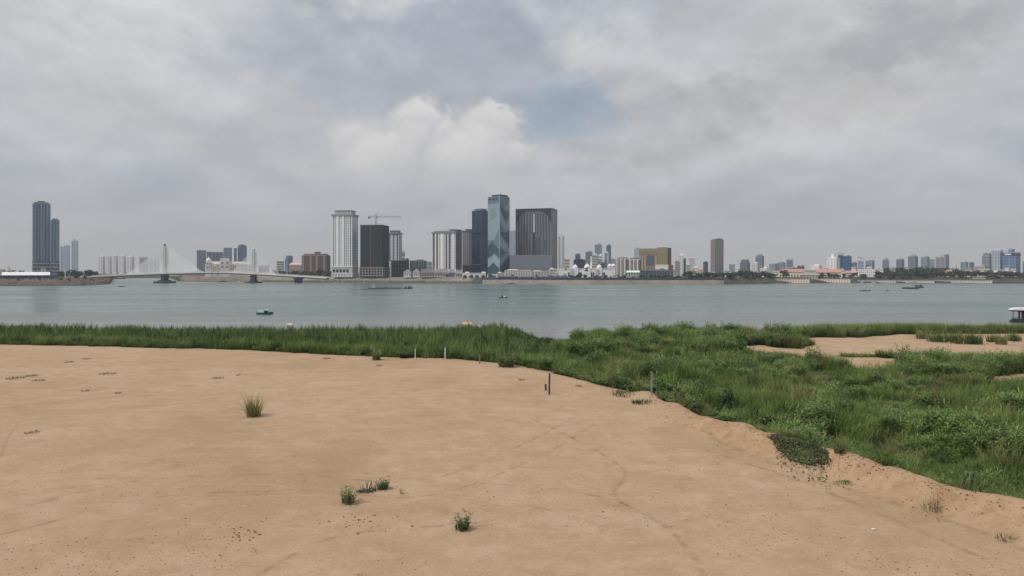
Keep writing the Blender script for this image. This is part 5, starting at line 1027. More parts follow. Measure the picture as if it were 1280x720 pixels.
    gable_house('white_pavilion', 'bright white pavilion roof on the bank below the tall group at the right edge', 1241, 1249, 341, 337.5, 860, (196, 196, 196), (214, 212, 208), hip=3, win=2); gable_house('river_terminal', 'long white roofed landing hall at the right end of the tree belt', 1217, 1231, 348.8, 347.4, 740, (120, 116, 112), (206, 206, 204), cat='hall', hip=.5, win=5)
    # pale pinkish river terrace
    for px0, px1, top, lb in ((968, 1012, 349, 'pink stone river terrace below the left market hall'), (1012.3, 1063, 349, 'pink stone river terrace below the right market hall'), (1072, 1120, 351, 'thin pale landing stage below the arcaded hotel'), (1120.5, 1168, 351.2, 'thin pale landing stage below the tree belt'), (1168.5, 1240, 351.0, 'thin pale landing stage below the pagoda spire')):
        d = fard((px0 + px1) / 2) + 4; b = B('river_terrace', lb, px0, px1, top, d, base=.3, dep=10, cat='terrace', group='stone terraces at the right waterfront'); c = A((192, 168, 156), d) if px0 < 1070 else (.72, .70, .68)
        b.wall(0, b.H, mat(c, .85, .2, .2)); b.piers(0, b.H - .2, int((px1 - px0) / 3), .5, mat(tuple(v * .5 for v in c), .85), proud=.12, ns=0, name='buttress'); b.cap(b.H, .3, .3, mat(tuple(v * .75 for v in c), .8), name='coping')
    # small roofs and rooms filling the low skyline
    RL = [(228, 240, 340, 'low pale block under the right side of the tall pylon fan'), (238, 246, 338.5, 'low grey block left of the pale lined office block'), (212, 224, 339.5, 'low hazy block just right of the tall pylon'), (341, 347, 337, 'low pale house between the vaulted hall and the brown hotel'), (867, 876, 338, 'cream low house at the foot of the tree row left of the brown tower'), (872.5, 880, 340.5, 'pinkish low house left of the small dark blue tower'), (886, 892, 339.5, 'tiny white gabled house at the foot of the tall brown tower'), (906, 913, 337.5, 'pale low house right of the foot of the tall brown tower'), (918.5, 925.5, 338.5, 'pale grey low house left of the finned office block'), (950, 966, 341, 'white boathouse with open bays left of the market halls'), (962, 974, 338.5, 'cream low house row left of the left market hall'), (1030, 1036, 334, 'grey low block left of the white office block'), (1092, 1104, 336, 'hazy low block between the blue grey block and the slate tower'), (1186, 1196, 338, 'cream low house left of the pagoda spire'), (1222, 1237, 336, 'grey low house row behind the landing hall'), (1244, 1256, 337, 'pale low block under the pointed corner tower'), (755, 764, 337.5, 'white low house at the right wing of the palace'), (836, 846, 337, 'grey low house right of the brick red block')]
    RL += [(874, 879, 336.5, 'narrow pale grey low house left of the small dark blue tower, behind the pinkish one'), (919, 924, 334.5, 'tall thin white house left of the finned office block'), (957, 963, 337, 'cream low house between the striped block and the left slate block'), (985, 991, 334, 'grey low house at the foot of the slim slate tower'), (1040, 1048, 336.5, 'cream low house at the foot of the white office block'), (1064, 1070, 333.5, 'pale grey low house under the low navy shoulder block'), (1083, 1090, 333.5, 'white low house behind the arcaded hotel'), (1112, 1119, 335, 'cream low house at the left end of the tree belt'), (1131, 1137, 335, 'grey low house between the aerial tower and the pitched cap tower'), (1146, 1152, 334.5, 'cream low house between the pitched cap tower and the pale joined pair'), (1186, 1193, 333.5, 'pale grey low house right of the broad raised edge tower'), (1206, 1214, 334.5, 'grey low house in front of the slate block by the pagoda spire'), (1262, 1270, 336, 'cream low house at the foot of the broad blue glass tower'), (1256, 1261, 334.5, 'white low house between the pointed tower and the blue glass tower')]
    for k, (px0, px1, top, lb) in enumerate(RL):
        c = [(190, 186, 180), (150, 152, 156), (196, 184, 170), (172, 172, 174)][k % 4]
        if 'pink' in lb: c = (196, 160, 146)
        if 'white' in lb: c = (208, 206, 202)
        gable_house('low_house', lb, px0, px1, top + 1.3, top, 860 if px0 > 340 else 1000, c, tuple(int(v * .85) for v in c), 'low houses along the far bank', 1, win=3)
def bridge():
    d = 750; cn = mat(A((182, 181, 178), d), .75, .15, .1); dk = mat(A((70, 72, 76), d), .85, .2, .2); un = mat(A((112, 113, 114), d), .8); un2 = mat(A((158, 158, 158), d), .8, .12, .1)
    prof = [(74, 347.5), (90, 346.6), (120, 345.2), (160, 343.2), (206, 341.3), (250, 340.2), (285, 340.2), (317, 341.6), (355, 343.8), (395, 346.2), (410, 347.2)]
    t = tag(empty('cable_stayed_bridge', (gx(262, d), d, 0)), 'pale cable stayed road bridge with two slim pylons and fans of white cables', 'bridge'); ox = t.location.x
    X = lambda px: gx(px, d) - ox
    def dz(px): return float(np.interp(px, [p for p, _ in prof], [gz(v, d) for _, v in prof]))
    pxs = np.linspace(74, 410, 60); up = MB(); lo = MB(); rl = MB()
    for a, b in zip(pxs[:-1], pxs[1:]):
        za, zb = dz(a), dz(b); xa, xb = X(a), X(b)
        def seg(m, y0, y1, h0, h1):
            m.face([(xa, y0, za + h0), (xb, y0, zb + h0), (xb, y0, zb + h1), (xa, y0, za + h1)]); m.face([(xa, y0, za + h1), (xb, y0, zb + h1), (xb, y1, zb + h1), (xa, y1, za + h1)]); m.face([(xa, y1, za + h1), (xb, y1, zb + h1), (xb, y1, zb + h0), (xa, y1, za + h0)]); m.face([(xa, y1, za + h0), (xb, y1, zb + h0), (xb, y0, zb + h0), (xa, y0, za + h0)])
        seg(up, -6, 6, -.9, 0); seg(lo, -4, 4, -2.1, -.92)
        for y in (-5.8, 5.7): seg(rl, y, y + .12, .75, .95)
        for y in (-5.8, 5.7): rl.box(xa, xa + .12, y, y + .12, za, za + .8)
    up.build('deck', cn, t); lo.build('girder', un, t); rl.build('railing', cn, t)
    for px, top in ((206, 307), (317, 311)):
        z0 = dz(px); z1 = gz(top, d); x = X(px)
        p = MB(); p.prism([(x - 1.7, z0 - 2), (x + 1.7, z0 - 2), (x + 1.45, z0 + (z1 - z0) * .6), (x + 1.0, z1), (x - 1.0, z1), (x - 1.45, z0 + (z1 - z0) * .6)], -1.5, 1.5)
        pl = p.build('pylon', un2, t); MB().box(x - .9, x + .9, -1.2, 1.2, z1, z1 + 1.8, .5).build('pylon_cap', dk if px < 300 else cn, pl)
        MB().box(x - 1.9, x + 1.9, -5, 5, -1, z0 - 2.15).build('pier', dk, t)
        if px == 206: MB().box(x - 8, x + 8, -9, 9, -1, 2.0).box(x - 4, x + 4, -6, 6, 2.0, 3.2).build('pile_cap', dk, t)
        else: MB().box(x - 7, x + 7, -8, 8, -1, 1.1).box(x - 3, x + 3, -6, 6, 1.1, 2.6).build('pile_cap', dk, t)
        cm = mat((.88, .88, .87), .5, .02)
        spans = ((158, -1), (254, 1)) if px == 206 else ((290, -1), (345, 1))
        for end, sg in spans:
            for k in range(24 if px == 206 else 16):
                n = 24 if px == 206 else 16; u = (k + 1.5) / (n + .5); pe = px + (end - px) * u; zt = z1 - 1.0 - (1 - u) * (z1 - z0) * .5
                MB().tube([(x + sg * .8, 0, zt), (X(pe), 0, dz(pe) - .3)], .22, 5).build('stay_cable', cm, t)
    for px in (127, 373, 96):
        x = X(px); MB().box(x - 3, x + 3, -4, 4, -.6, dz(px) - 2.15).box(x - 4.2, x + 4.2, -5.5, 5.5, dz(px) - 3.6, dz(px) - 2.2).build('pier', dk, t)
    # lamps along the deck
    for px in (104, 140, 176, 232, 262, 296, 350, 384):
        z = dz(px); x = X(px); MB().tube([(x, 5.5, z), (x, 5.5, z + 4.5), (x, 4, z + 5)], .07, 4).build('lamp_post', cn, t)
left_towers(); pale_left(); colonial(); misc_left(); white_tower(); crane_tower(); striped_towers(); navy_tower(); diamond_tower(); frame_tower(); palace(); mid_city(); waterfront(); bridge()
# ================================================================== trees on the far bank
def crown_mesh(seed, w, h, m, n=260, leaf=.75):
    rg = np.random.default_rng(seed); V = []; Fc = []; L = []
    for k in range(7): L.append((rg.uniform(-.3, .3) * w, rg.uniform(-.3, .3) * w, h * rg.uniform(.26, .78), rg.uniform(.22, .36)))
    for k in range(n):
        lx, ly, lz, lr = L[rg.integers(7)]; d = rg.normal(size=3); d /= np.linalg.norm(d); q = rg.random() ** .3
        c = np.array([lx + d[0] * lr * w * q, ly + d[1] * lr * w * q, lz + d[2] * lr * h * .75 * q]); c[2] = max(c[2], h * .06)
        nn = d + rg.normal(size=3) * .6; nn[2] += .5; nn /= np.linalg.norm(nn); u = np.cross(nn, rg.normal(size=3)); u /= np.linalg.norm(u); v = np.cross(nn, u); s = leaf * rg.uniform(.6, 1.4); b = len(V)
        for a_, b_ in ((-1, -.2), (0, -.6), (1, .1), (.1, .7)): V.append(tuple(c + u * a_ * s + v * b_ * s))
        Fc.append((b, b + 1, b + 2, b + 3))
    me = bpy.data.meshes.new('crown'); me.from_pydata(V, [], Fc); me.materials.append(m); return me
def tree_mat(c0, c1):
    m, t = new_mat('far_foliage'); p = t.n('ShaderNodeBsdfPrincipled'); o = t.n('ShaderNodeOutputMaterial'); t.t.links.new(p.outputs[0], o.inputs[0])
    col = t.mix(t.n('ShaderNodeNewGeometry').outputs['Random Per Island'], c0, c1); hs = t.n('ShaderNodeHueSaturation'); t.put(hs.inputs['Color'], col); t.put(hs.inputs['Value'], t.add(.75, t.mul(t.n('ShaderNodeObjectInfo').outputs['Random'], .5)))
    t.t.links.new(hs.outputs[0], p.inputs['Base Color']); p.inputs['Roughness'].default_value = .7; p.inputs['Specular IOR Level'].default_value = .15; return m
TM = [tree_mat((.018, .034, .022), (.045, .07, .034)), tree_mat((.03, .05, .024), (.065, .09, .04))]
CROWNS = [crown_mesh(100 + k, 9, 8.5, TM[k % 2]) for k in range(6)]; TRUNK = MB().tube([(0, 0, 0), (.15, 0, 1.8), (0, .1, 3.6)], [.35, .28, .2], 6).tube([(0, .1, 2.6), (1.6, 0, 5.2)], [.16, .06], 4).tube([(0, .1, 2.8), (-1.5, .4, 5.4)], [.16, .06], 4).mesh('trunk', mat((.09, .07, .05), .9))
TREE_G = {}
def trees(label, group, spots):
    for px, h, off in spots:
        d = fard(px) + off; t = tag(empty('broadleaf_tree', (gx(px, d), d, float(np.interp(off, (7, 16, 26, 34), (1.2, 2.8, 4.5, ZG))) - .3), rng.uniform(0, 6.28)), label, 'tree', group); s = h / 8.5 * 1.2
        t.scale = (s * rng.uniform(.9, 1.25), s * rng.uniform(.9, 1.25), s); link('crown', CROWNS[rng.integers(6)], t); link('trunk', TRUNK, t)
def row(a, b, st, h0, h1, o0, o1): return [(px + rng.uniform(-st * .35, st * .35), rng.uniform(h0, h1), rng.uniform(o0, o1)) for px in np.arange(a, b, st)]
trees('dark green tree in the row at the foot of the brown riverside hotel', 'trees below the brown hotel', row(352, 414, 5.5, 5.5, 8.5, 42, 70))
trees('hazy dark tree in the line between the slate twin towers and the bridge', 'trees left of the bridge', row(76, 124, 6, 6, 8, 60, 150))
trees('dark tree behind the white roofed shed on the left bank', 'trees behind the shed', row(-4, 64, 8, 5, 7, 85, 120))
trees('low dark tree on the quay between the podium and the gold hotel', 'quay trees in the middle', row(688, 850, 4.2, 2.6, 4.6, 20, 34))
trees('dark green tree in the row at the foot of the lone brown tower', 'trees by the brown tower', row(858, 962, 4.2, 4.5, 8.0, 20, 44))
trees('round dark tree standing alone before the left pink roofed market hall', None, [(980, 8.5, 40)])
trees('low dark tree before the pink roofed market halls', 'trees by the market halls', row(960, 972, 5, 4.5, 6, 26, 34) + row(1024, 1072, 6, 3.5, 7, 24, 40))
trees('dark green tree in the belt between the arcaded hotel and the pagoda spire', 'tree belt right of the arcaded hotel', row(1074, 1192, 4.2, 5.0, 8.5, 20, 46) + row(1100, 1192, 6, 9, 12, 100, 150))
trees('dark green tree in the belt right of the pagoda spire', 'tree belt right of the pagoda', row(1194, 1290, 4.4, 4.5, 8.0, 20, 50))
trees('small dark tree in front of the white villas and row houses', 'small trees in the centre', [(513, 3.4, 36), (527, 3, 36), (560, 3.5, 37), (590, 3, 36), (612, 3.6, 34), (640, 3.6, 34), (672, 3.4, 33)])
hill = crown_mesh(140, 60, 30, TM[0], 700, 2.2)
t = tag(empty('wooded_knoll', (gx(998.5, 1500), 1500, ZG - 4), 0), 'dark rounded clump of old trees rising between slate tower and cream block', 'tree clump'); link('crown', hill, t).scale = (.55, .5, .95); link('trunk', TRUNK, t).scale = (3, 3, 2)

# ================================================================== rubble along the far waterline
def rubble(px0, px1, n, rmax, c, label):
    mb = MB(); rg = np.random.default_rng(int(px1))
    for _ in range(n):
        px = rg.uniform(px0, px1); off = rg.uniform(-1, 24) * rg.random() ** .4; d = fard(px) + off; z = float(np.interp(off, (0, 7, 16, 26), (.05, 1.5, 3.1, 4.8))); x = gx(px, d); r = .3 + rmax * rg.random() ** 2.5; b = len(mb.v)
        for dx, dy, dz in ((1, 0, .1), (.5, .8, .2), (-.6, .8, .1), (-1, 0, .2), (-.5, -.8, .1), (.6, -.8, .2), (0, 0, .8)): mb.v.append((x + dx * r * rg.uniform(.6, 1.6), d + dy * r * rg.uniform(.6, 1.2), z - .2 + dz * r * rg.uniform(.5, 1.2)))
        for k in range(6): mb.f.append((b + k, b + (k + 1) % 6, b + 6)); mb.mi.append(0)
    tag(mb.build('rubble', mat(c, .95, .5, .6)), label, 'rubble', kind='stuff')
rubble(-10, 134, 900, 1.6, (.15, .13, .12), 'grey brown stones and rubble along the waterline of the left bank')
rubble(228, 590, 900, 1.2, (.24, .21, .18), 'pale stones strewn on the bank between the bridge and the blue hoardings')
trees('low shrub on the edge of the reddish left bank', 'shrubs on the left bank', row(-4, 120, 9, 1.4, 2.8, 22, 36))
# ================================================================== boats
def hull(L, Bm, Hh, bow=.5, n=9):
    m = MB(); V = []
    for k in range(n):
        u = k / (n - 1); x = (u - .5) * L; w = Bm / 2 * max(.06, (1 - abs(2 * u - 1) ** 3.2)) * (1 if u < .5 else 1); lift = bow * max(0, (u - .6) / .4) ** 2 + bow * .5 * max(0, (.25 - u) / .25) ** 2
        V.append([(x, -w, Hh + lift), (x, -w * .75, lift * .6), (x, 0, -.25 + lift * .7), (x, w * .75, lift * .6), (x, w, Hh + lift)])
    for k in range(n): m.v += V[k]
    for k in range(n - 1):
        for j in range(4): m.f.append((k * 5 + j, (k + 1) * 5 + j, (k + 1) * 5 + j + 1, k * 5 + j + 1)); m.mi.append(0)
        m.f.append((k * 5 + 4, (k + 1) * 5 + 4, (k + 1) * 5, k * 5)); m.mi.append(0)       # deck
    m.f += [(0, 1, 2, 3, 4), tuple(reversed([(n - 1) * 5 + j for j in range(5)]))]; m.mi += [0, 0]
    return m
def boat(name, label, px, py, Lpx, Bm, Hh, hc, bow=.4, yaw=0, group=None, cat='boat', d=None):
    d = d or HC * F / (py - HY); L = Lpx * d / F
    t = tag(empty(name, (gx(px, d), d, .05), yaw), label, cat, group); hull(L, Bm, Hh, bow).build('hull', mat(hc, .6, .25, .8), t); t['len'] = L; return t, L
def vault(L, w, h, m0=.12): return MB().prism(ell(8, 0, math.pi, w / 2, h), -L / 2, L / 2)
WD = (.045, .038, .032); WHT = mat((.72, .72, .70), .5, .08, 1); DKM = mat((.025, .025, .028), .6)
t, L = boat('fishing_boat', 'small teal fishing boat with a pink awning on the open river at left', 331, 393, 21, 1.3, .32, (.035, .10, .105), .45)
MB().prism(ell(8, 0, math.pi, .62, .55, 0, .45) + [(-.62, .3), (.62, .3)], -.9, .7).build('cabin_hood', mat((.22, .46, .48), .5, .2, 2), t, (-1.05, 0, .12), R(90))
MB().box(-.75, .65, -.62, .62, 0, .07).box(-.6, .5, -.5, .5, .07, .14).build('awning', mat((.66, .50, .48), .7), t, (.55, 0, 1.28)); MB().box(-.5, .5, -.4, .4, .3, .95).build('cabin', DKM, t, (.5, 0, 0))
for sx in (-.62, .55):
    for sy in (-.5, .5): MB().box(-.03, .03, -.03, .03, .3, 1.28).build('awning_post', WHT, t, (.55 + sx, sy, 0))
MB().tube([(-L / 2 + .2, 0, .4), (-L / 2 - .1, 0, 1.05)], .05, 5).build('stern_post', DKM, t); MB().box(-.25, .2, -.3, .3, .3, .62).build('engine', DKM, t, (1.55, 0, 0))
t, L = boat('small_boat', 'small dark boat with a white cover in mid river below the patterned tower', 629, 372.5, 10.5, 1.1, .3, WD, .35)
MB().box(-.45, .45, -.4, .4, .3, 1.0, .15).build('cover', WHT, t, (.55, 0, 0)); MB().lathe([(.2, .3), (.28, .8), (.16, 1.1), (.14, 1.35)], n=8).build('load', DKM, t, (-.45, 0, 0))
t, L = boat('timber_raft', 'very long low dark raft towed across the river below the netted tower', 481, 360.6, 44, 2.2, .35, WD, 0, cat='raft')
for k in range(6): MB().tube([(-L / 2 + .5, (k - 2.5) * .36, .45), (L / 2 - .5, (k - 2.5) * .36, .45)], .16, 6).build('log', mat((.06, .05, .045), .9), t)
t, L = boat('tug_boat', 'dark little tug with two humps at the right end of the long raft', 510, 360.8, 12, 1.9, .6, WD, .5); MB().box(-.9, .9, -.7, .7, .6, 1.8, .15).build('cabin', DKM, t, (1.0, 0, 0)); MB().box(-.5, .5, -.5, .5, .6, 1.4, .1).build('engine_box', DKM, t, (-1.4, 0, 0)); MB().tube([(1, 0, 1.8), (1, 0, 2.6)], .08, 5).build('mast', DKM, t)
t, L = boat('white_boat', 'small white boat with an upright mast by the left end of the long raft', 467, 359.8, 6, 1.4, .5, (.6, .6, .58), .4); MB().box(-.8, .6, -.5, .5, .5, 1.2, .1).build('cabin', WHT, t); MB().tube([(0, 0, 1.2), (0, 0, 3.4)], .07, 5).build('mast', WHT, t)
t, L = boat('cargo_barge', 'grey flat cargo barge on the right side of the river', 1138, 361, 20, 3.6, .9, (.085, .08, .08), .35, yaw=-.12); MB().box(-L * .38, L * .25, -1.35, 1.35, .9, 1.25).build('hatch_cover', mat((.3, .3, .3), .7), t); MB().box(-1.1, 1.1, -1.2, 1.2, .9, 2.6, .1).build('wheelhouse', mat((.16, .15, .15), .6, .3, 1), t, (L * .38, 0, 0)); MB().box(-1.5, 1.5, -1.5, 1.5, 0, .15).build('roof', mat((.4, .38, .36)), t, (L * .38, 0, 2.6)); MB().tube([(-L * .3, 0, 1), (-L * .3, 0, 3.0)], .07, 5).build('mast', WHT, t)
t, L = boat('tug_boat', 'small dark tug boat behind the stern of the grey cargo barge', 1151, 359.6, 8, 1.6, .6, WD, .4); MB().box(-.9, .7, -.6, .6, .6, 2.2, .1).build('cabin', mat((.12, .10, .10)), t); MB().box(-1.3, 1.0, -.8, .8, 0, .12).build('roof', mat((.3, .25, .25)), t, (0, 0, 2.2))
t, L = boat('long_boat', 'long thin dark boat with a pale roof on the river below the arcaded hotel', 1081, 363.8, 14, 1.3, .35, WD, .3); MB().box(-.9, .9, -.55, .55, .35, .9, .1).build('cabin', mat((.3, .3, .29)), t, (.2, 0, 0)); MB().box(-1.2, 1.2, -.65, .65, 0, .1).build('roof', WHT, t, (.2, 0, .9))
t, L = boat('small_boat', 'tiny dark boat with a pale edge, right of the long thin one', 1109.5, 364, 5, 1.0, .35, (.35, .35, .34), .35); MB().box(-.4, .4, -.35, .35, .35, .7).build('seat', DKM, t)
for px, lp, py, c, lb in ((1092, 7, 354.6, (.55, .55, .54), 'white launch moored below the arcaded hotel'), (1078, 5, 354.4, (.4, .4, .4), 'small grey launch moored left of the white one below the arcaded hotel'), (1135, 6, 354.6, (.5, .5, .5), 'pale launch moored below the left part of the tree belt'), (1192, 9, 355.2, (.45, .45, .44), 'pale long launch moored below the pagoda spire'), (636, 14, 356.6, (.08, .075, .07), 'dark boat with a white bow cabin moored below the blue hoardings'), (299, 5, 352.7, (.62, .62, .6), 'white boat beached between the two bridge pylons'), (279, 9, 352.7, WD, 'dark boat beached between the two bridge pylons'), (956, 8, 355.6, WD, 'dark boat moored left of the pink stone terrace')):
    d = fard(px) - 5; t, L = boat('moored_boat', lb, px, py, lp, 1.8, .6, c, .4, group='boats moored along the far bank', d=d); MB().box(-L * .22, L * .12, -.6, .6, .6, 1.7, .1).build('cabin', WHT if c[0] > .1 or px == 636 else DKM, t, (-L * .22 if px == 636 else 0, 0, 0)); MB().box(-L * .26, L * .16, -.75, .75, 0, .1).build('roof', WHT, t, (-L * .22 if px == 636 else 0, 0, 1.7))
t, L = boat('sampan', 'low dark sampan on the water left of the bridge pier cap', 152, 358.4, 9, 1.2, .3, WD, .3); MB().box(-.3, .3, -.4, .4, .3, .6).build('load', DKM, t)
t, L = boat('river_boat', 'long dark boat far off under the left span of the bridge', 151, 349.5, 12, 3, 1.2, WD, .6, d=1180); MB().box(-5, 3, -1.1, 1.1, 1.2, 3.0, .1).build('cabin', mat((.3, .29, .28)), t)
t, L = boat('reed_boat', 'boat with an orange awning moored behind the reeds left of the inlet', 584, 412, 17, 1.5, .4, WD, .4, d=142); MB().gable(-1.0, 1.0, -.7, .7, 0, .38, .12).build('awning', mat((.68, .36, .20), .7), t, (0, 0, 1.28))
for sx in (-.85, .85):
    for sy in (-.6, .6): MB().box(-.03, .03, -.03, .03, .35, 1.3).build('awning_post', DKM, t, (sx, sy, 0))
t, L = boat('reed_boat', 'small boat with a white cover behind the reeds, right of the orange awning', 598, 411, 9, 1.1, .4, (.3, .3, .28), .3, d=143); MB().box(-.5, .5, -.4, .4, .4, 1.02, .2).build('cover', WHT, t)
t, L = boat('reed_boat', 'pale pink boat roof just showing over the reeds below the teal boat', 362.5, 411, 9, 1.1, .4, (.3, .24, .22), .3, d=136); MB().box(-.45, .45, -.4, .4, .4, .7, .1).build('cabin', DKM, t); MB().gable(-.6, .6, -.5, .5, 0, .25, .1).build('awning', mat((.62, .46, .42), .7), t, (0, 0, 1.62)); 
for sx in (-.5, .5): MB().box(-.03, .03, -.03, .03, .4, 1.64).build('awning_post', DKM, t, (sx, 0, 0))
# houseboat cut by the right edge
d = 165; t = tag(empty('houseboat', (gx(1262.5, d), d, 0), -.5), 'dark houseboat with a white curved roof at the right edge behind the grass', 'houseboat'); Lh = 13
MB().box(0, Lh, -2, 2, -.3, .55, .15).build('hull', mat((.03, .03, .032), .6, .2, .5), t)
MB().prism([(-.1, 3.02), (Lh, 3.02), (Lh, 3.5), (1.6, 3.55), (.7, 3.4), (.0, 3.14)], -2.3, 2.3).build('roof', mat((.74, .73, .70), .5, .06, 1), t)
MB().box(1.8, Lh - .3, -1.6, 1.6, .56, 2.7).build('cabin', mat((.022, .021, .021), .6, .3, 1), t); MB().box(.1, Lh - .1, -2.1, 2.1, 2.71, 3.0).build('beam', DKM, t)
for k in range(9): MB().box(-.06, .06, -.06, .06, .56, 2.7).build('post', DKM if k != 1 else WHT, t, (.35 + k * 1.5, -1.9, 0))
MB().box(.05, Lh - .2, -1.98, -1.93, 1.3, 1.38).box(.05, Lh - .2, -1.98, -1.93, .6, 1.1).build('railing', mat((.035, .036, .042), .6), t)
for k in range(4): MB().box(-.45, .45, -.03, .03, 0, .7).build('window', mat((.09, .09, .09), .3), t, (3.2 + k * 2.2, -1.65, 1.5))

# vans and cars waiting on the quay
def van(label, px, c, off=26):
    d = fard(px) + off; t = tag(empty('parked_van', (gx(px, d), d, ZG), rng.normal(0, .1)), label, 'van', 'vehicles parked on the quay'); b = MB().prism([(-2.4, .35), (2.4, .35), (2.4, 1.2), (1.6, 1.35), (1.1, 2.1), (-2.3, 2.15)], -.95, .95); b.build('body', mat(c, .4), t)
    MB().prism([(-1.9, 1.35), (1.3, 1.35), (.95, 1.95), (-1.9, 1.95)], -.97, -.955).build('window', DKM, t)
    for x in (-1.5, 1.5):
        for y in (-.9, .9): w = MB().lathe([(.36, -.1), (.36, .1)], n=10).build('wheel', DKM, t, (x, y, .36)); w.rotation_euler = (R(90), 0, 0)
for px, c, lb in ((756, (.6, .6, .6), 'white van parked on the quay at the right wing of the domed palace'), (768, (.7, .7, .7), 'left of two white vans parked together below the beige mid rise'), (773.5, (.7, .7, .7), 'right of two white vans parked together below the beige mid rise'), (786, (.62, .66, .64), 'pale van parked in front of the green roofed hall'), (796, (.5, .5, .5), 'grey van parked at the left end of the dark terrace hall'), (746, (.2, .2, .22), 'dark van parked on the quay below the palace dome'), (856, (.55, .55, .55), 'white van parked on the quay right of the gold hotel'), (849, (.5, .5, .52), 'pale van parked nearest the gold hotel')): van(lb, px, c)

# ================================================================== things on the sand
def ground_z(x, y): return float(terrain(np.array([x]), np.array([y]))[0])
def at_px(px, py, z=3.0):
    for _ in range(4):
        x, y = on(px, py, z); z = ground_z(x, y)
    return x, y, z
def post(label, px, py, hpx, w, c, z=3.0, lean=0, cat='post', name='marker_post', dark_top=False, group=None):
    x, y, z = at_px(px, py, z); h = hpx * y / F; t = tag(empty(name, (x, y, z - .15), rng.uniform(0, 1)), label, cat, group); t.rotation_euler = (0, lean, t.rotation_euler[2]); m = mat(c, .8, .2, 3)
    MB().box(-w / 2, w / 2, -w / 2, w / 2, 0, h + .12).build('shaft', m, t); MB().box(-w / 2 - .006, w / 2 + .006, -w / 2 - .006, w / 2 + .006, h + .12, h + .17, .012).build('cap', mat(tuple(v * .8 for v in c), .8), t)
GP = 'thin posts along the edge of the sand'
post('white post at the foot of the reeds, left of the white pair', 519, 449, 13, .09, (.62, .62, .60), group=GP); post('white post at the foot of the reeds, right of the white pair', 556.5, 450, 15, .09, (.62, .62, .60), group=GP); post('thin grey post at the reed edge right of the white pair', 599.5, 455, 11, .09, (.22, .21, .2), group=GP)
post('tall dark brown post standing alone on the sand', 686.5, 493, 26, .10, (.07, .055, .06), group=GP, lean=.02); post('short dark stub beside the tall dark post on the sand', 682.3, 488, 7.5, .11, (.06, .05, .05), group=GP, lean=-.03); post('tall grey concrete post at the grass edge above the spoil heap', 814.5, 494, 28, .11, (.24, .23, .25), group=GP)
def plant(name, label, px, py, parts, cat='plant', group=None, z=3.0, sx=1, sy=1, sz=1, rz=None):
    x, y, z = at_px(px, py, z); t = tag(empty(name, (x, y, z - .02), rng.uniform(0, 6) if rz is None else rz), label, cat, group); t.scale = (sx, sy, sz)
    for nm, me in parts: link(nm, me, t)
    return t
stk = lambda seed, m, n, r, h, lean, droop, wd, leafy=0: tuft_mesh('blades', m, n, r, h, lean, droop, wd, 4, seed, leafy)
plant('grass_clump', 'tall straggly grass clump standing alone on the left of the sand', 317, 520.5, [('blades', stk(201, M_STRAW, 110, .34, (.5, 1.7), .5, .2, .013)), ('green_blades', stk(202, M_CLUMP, 90, .3, (.4, 1.55), .45, .25, .016))], 'grass clump', sx=1.3, sy=1.3, sz=1.15)
SH = 'small green shrubs on the sand'
M_SHRUB = leaf_material('shrub_leaf', (.15, .23, .06), (.19, .27, .07), (.25, .31, .10), dryf=.04, base=.5)
def shrub(label, px, py, w, h, seed): return plant('small_shrub', label, px, py, [('leaves', stk(seed, M_SHRUB, 46, .16 * w, (.4 * h, 1.15 * h), .42, .1, .016, leafy=3)), ('stems', stk(seed + 1, mat((.07, .06, .035), .9), 9, .1, (.3 * h, .8 * h), .4, .1, .008))], 'shrub', SH)
shrub('dense upright green shrub, leftmost of the small group on the sand', 435, 629, 1.5, .68, 210); shrub('green shrub with a tall middle shoot, beside the creeping plant', 478, 611, 1.3, .5, 220); shrub('pale tipped green shrub, nearest on the sand', 578, 662, 1.5, .62, 230)
plant('creeping_plant', 'flat creeping plant spreading left of the shrub with the tall shoot', 460, 613.5, [('leaves', bush_mesh('leaves', M_TEAL, 260, .55, .16, .035, 240)), ('runners', stk(241, M_TEAL, 24, .3, (.3, .6), 1.3, .3, .02))], 'plant', sx=1.0)
plant('dry_sprig', 'single dry sprig standing right of the small shrubs', 501, 617.5, [('stem', stk(250, mat((.12, .10, .06), .9), 3, .03, (.3, .42), .12, .1, .008)), ('leaves', stk(251, M_STRAW, 6, .05, (.2, .42), .3, .2, .012, leafy=4))], 'plant')
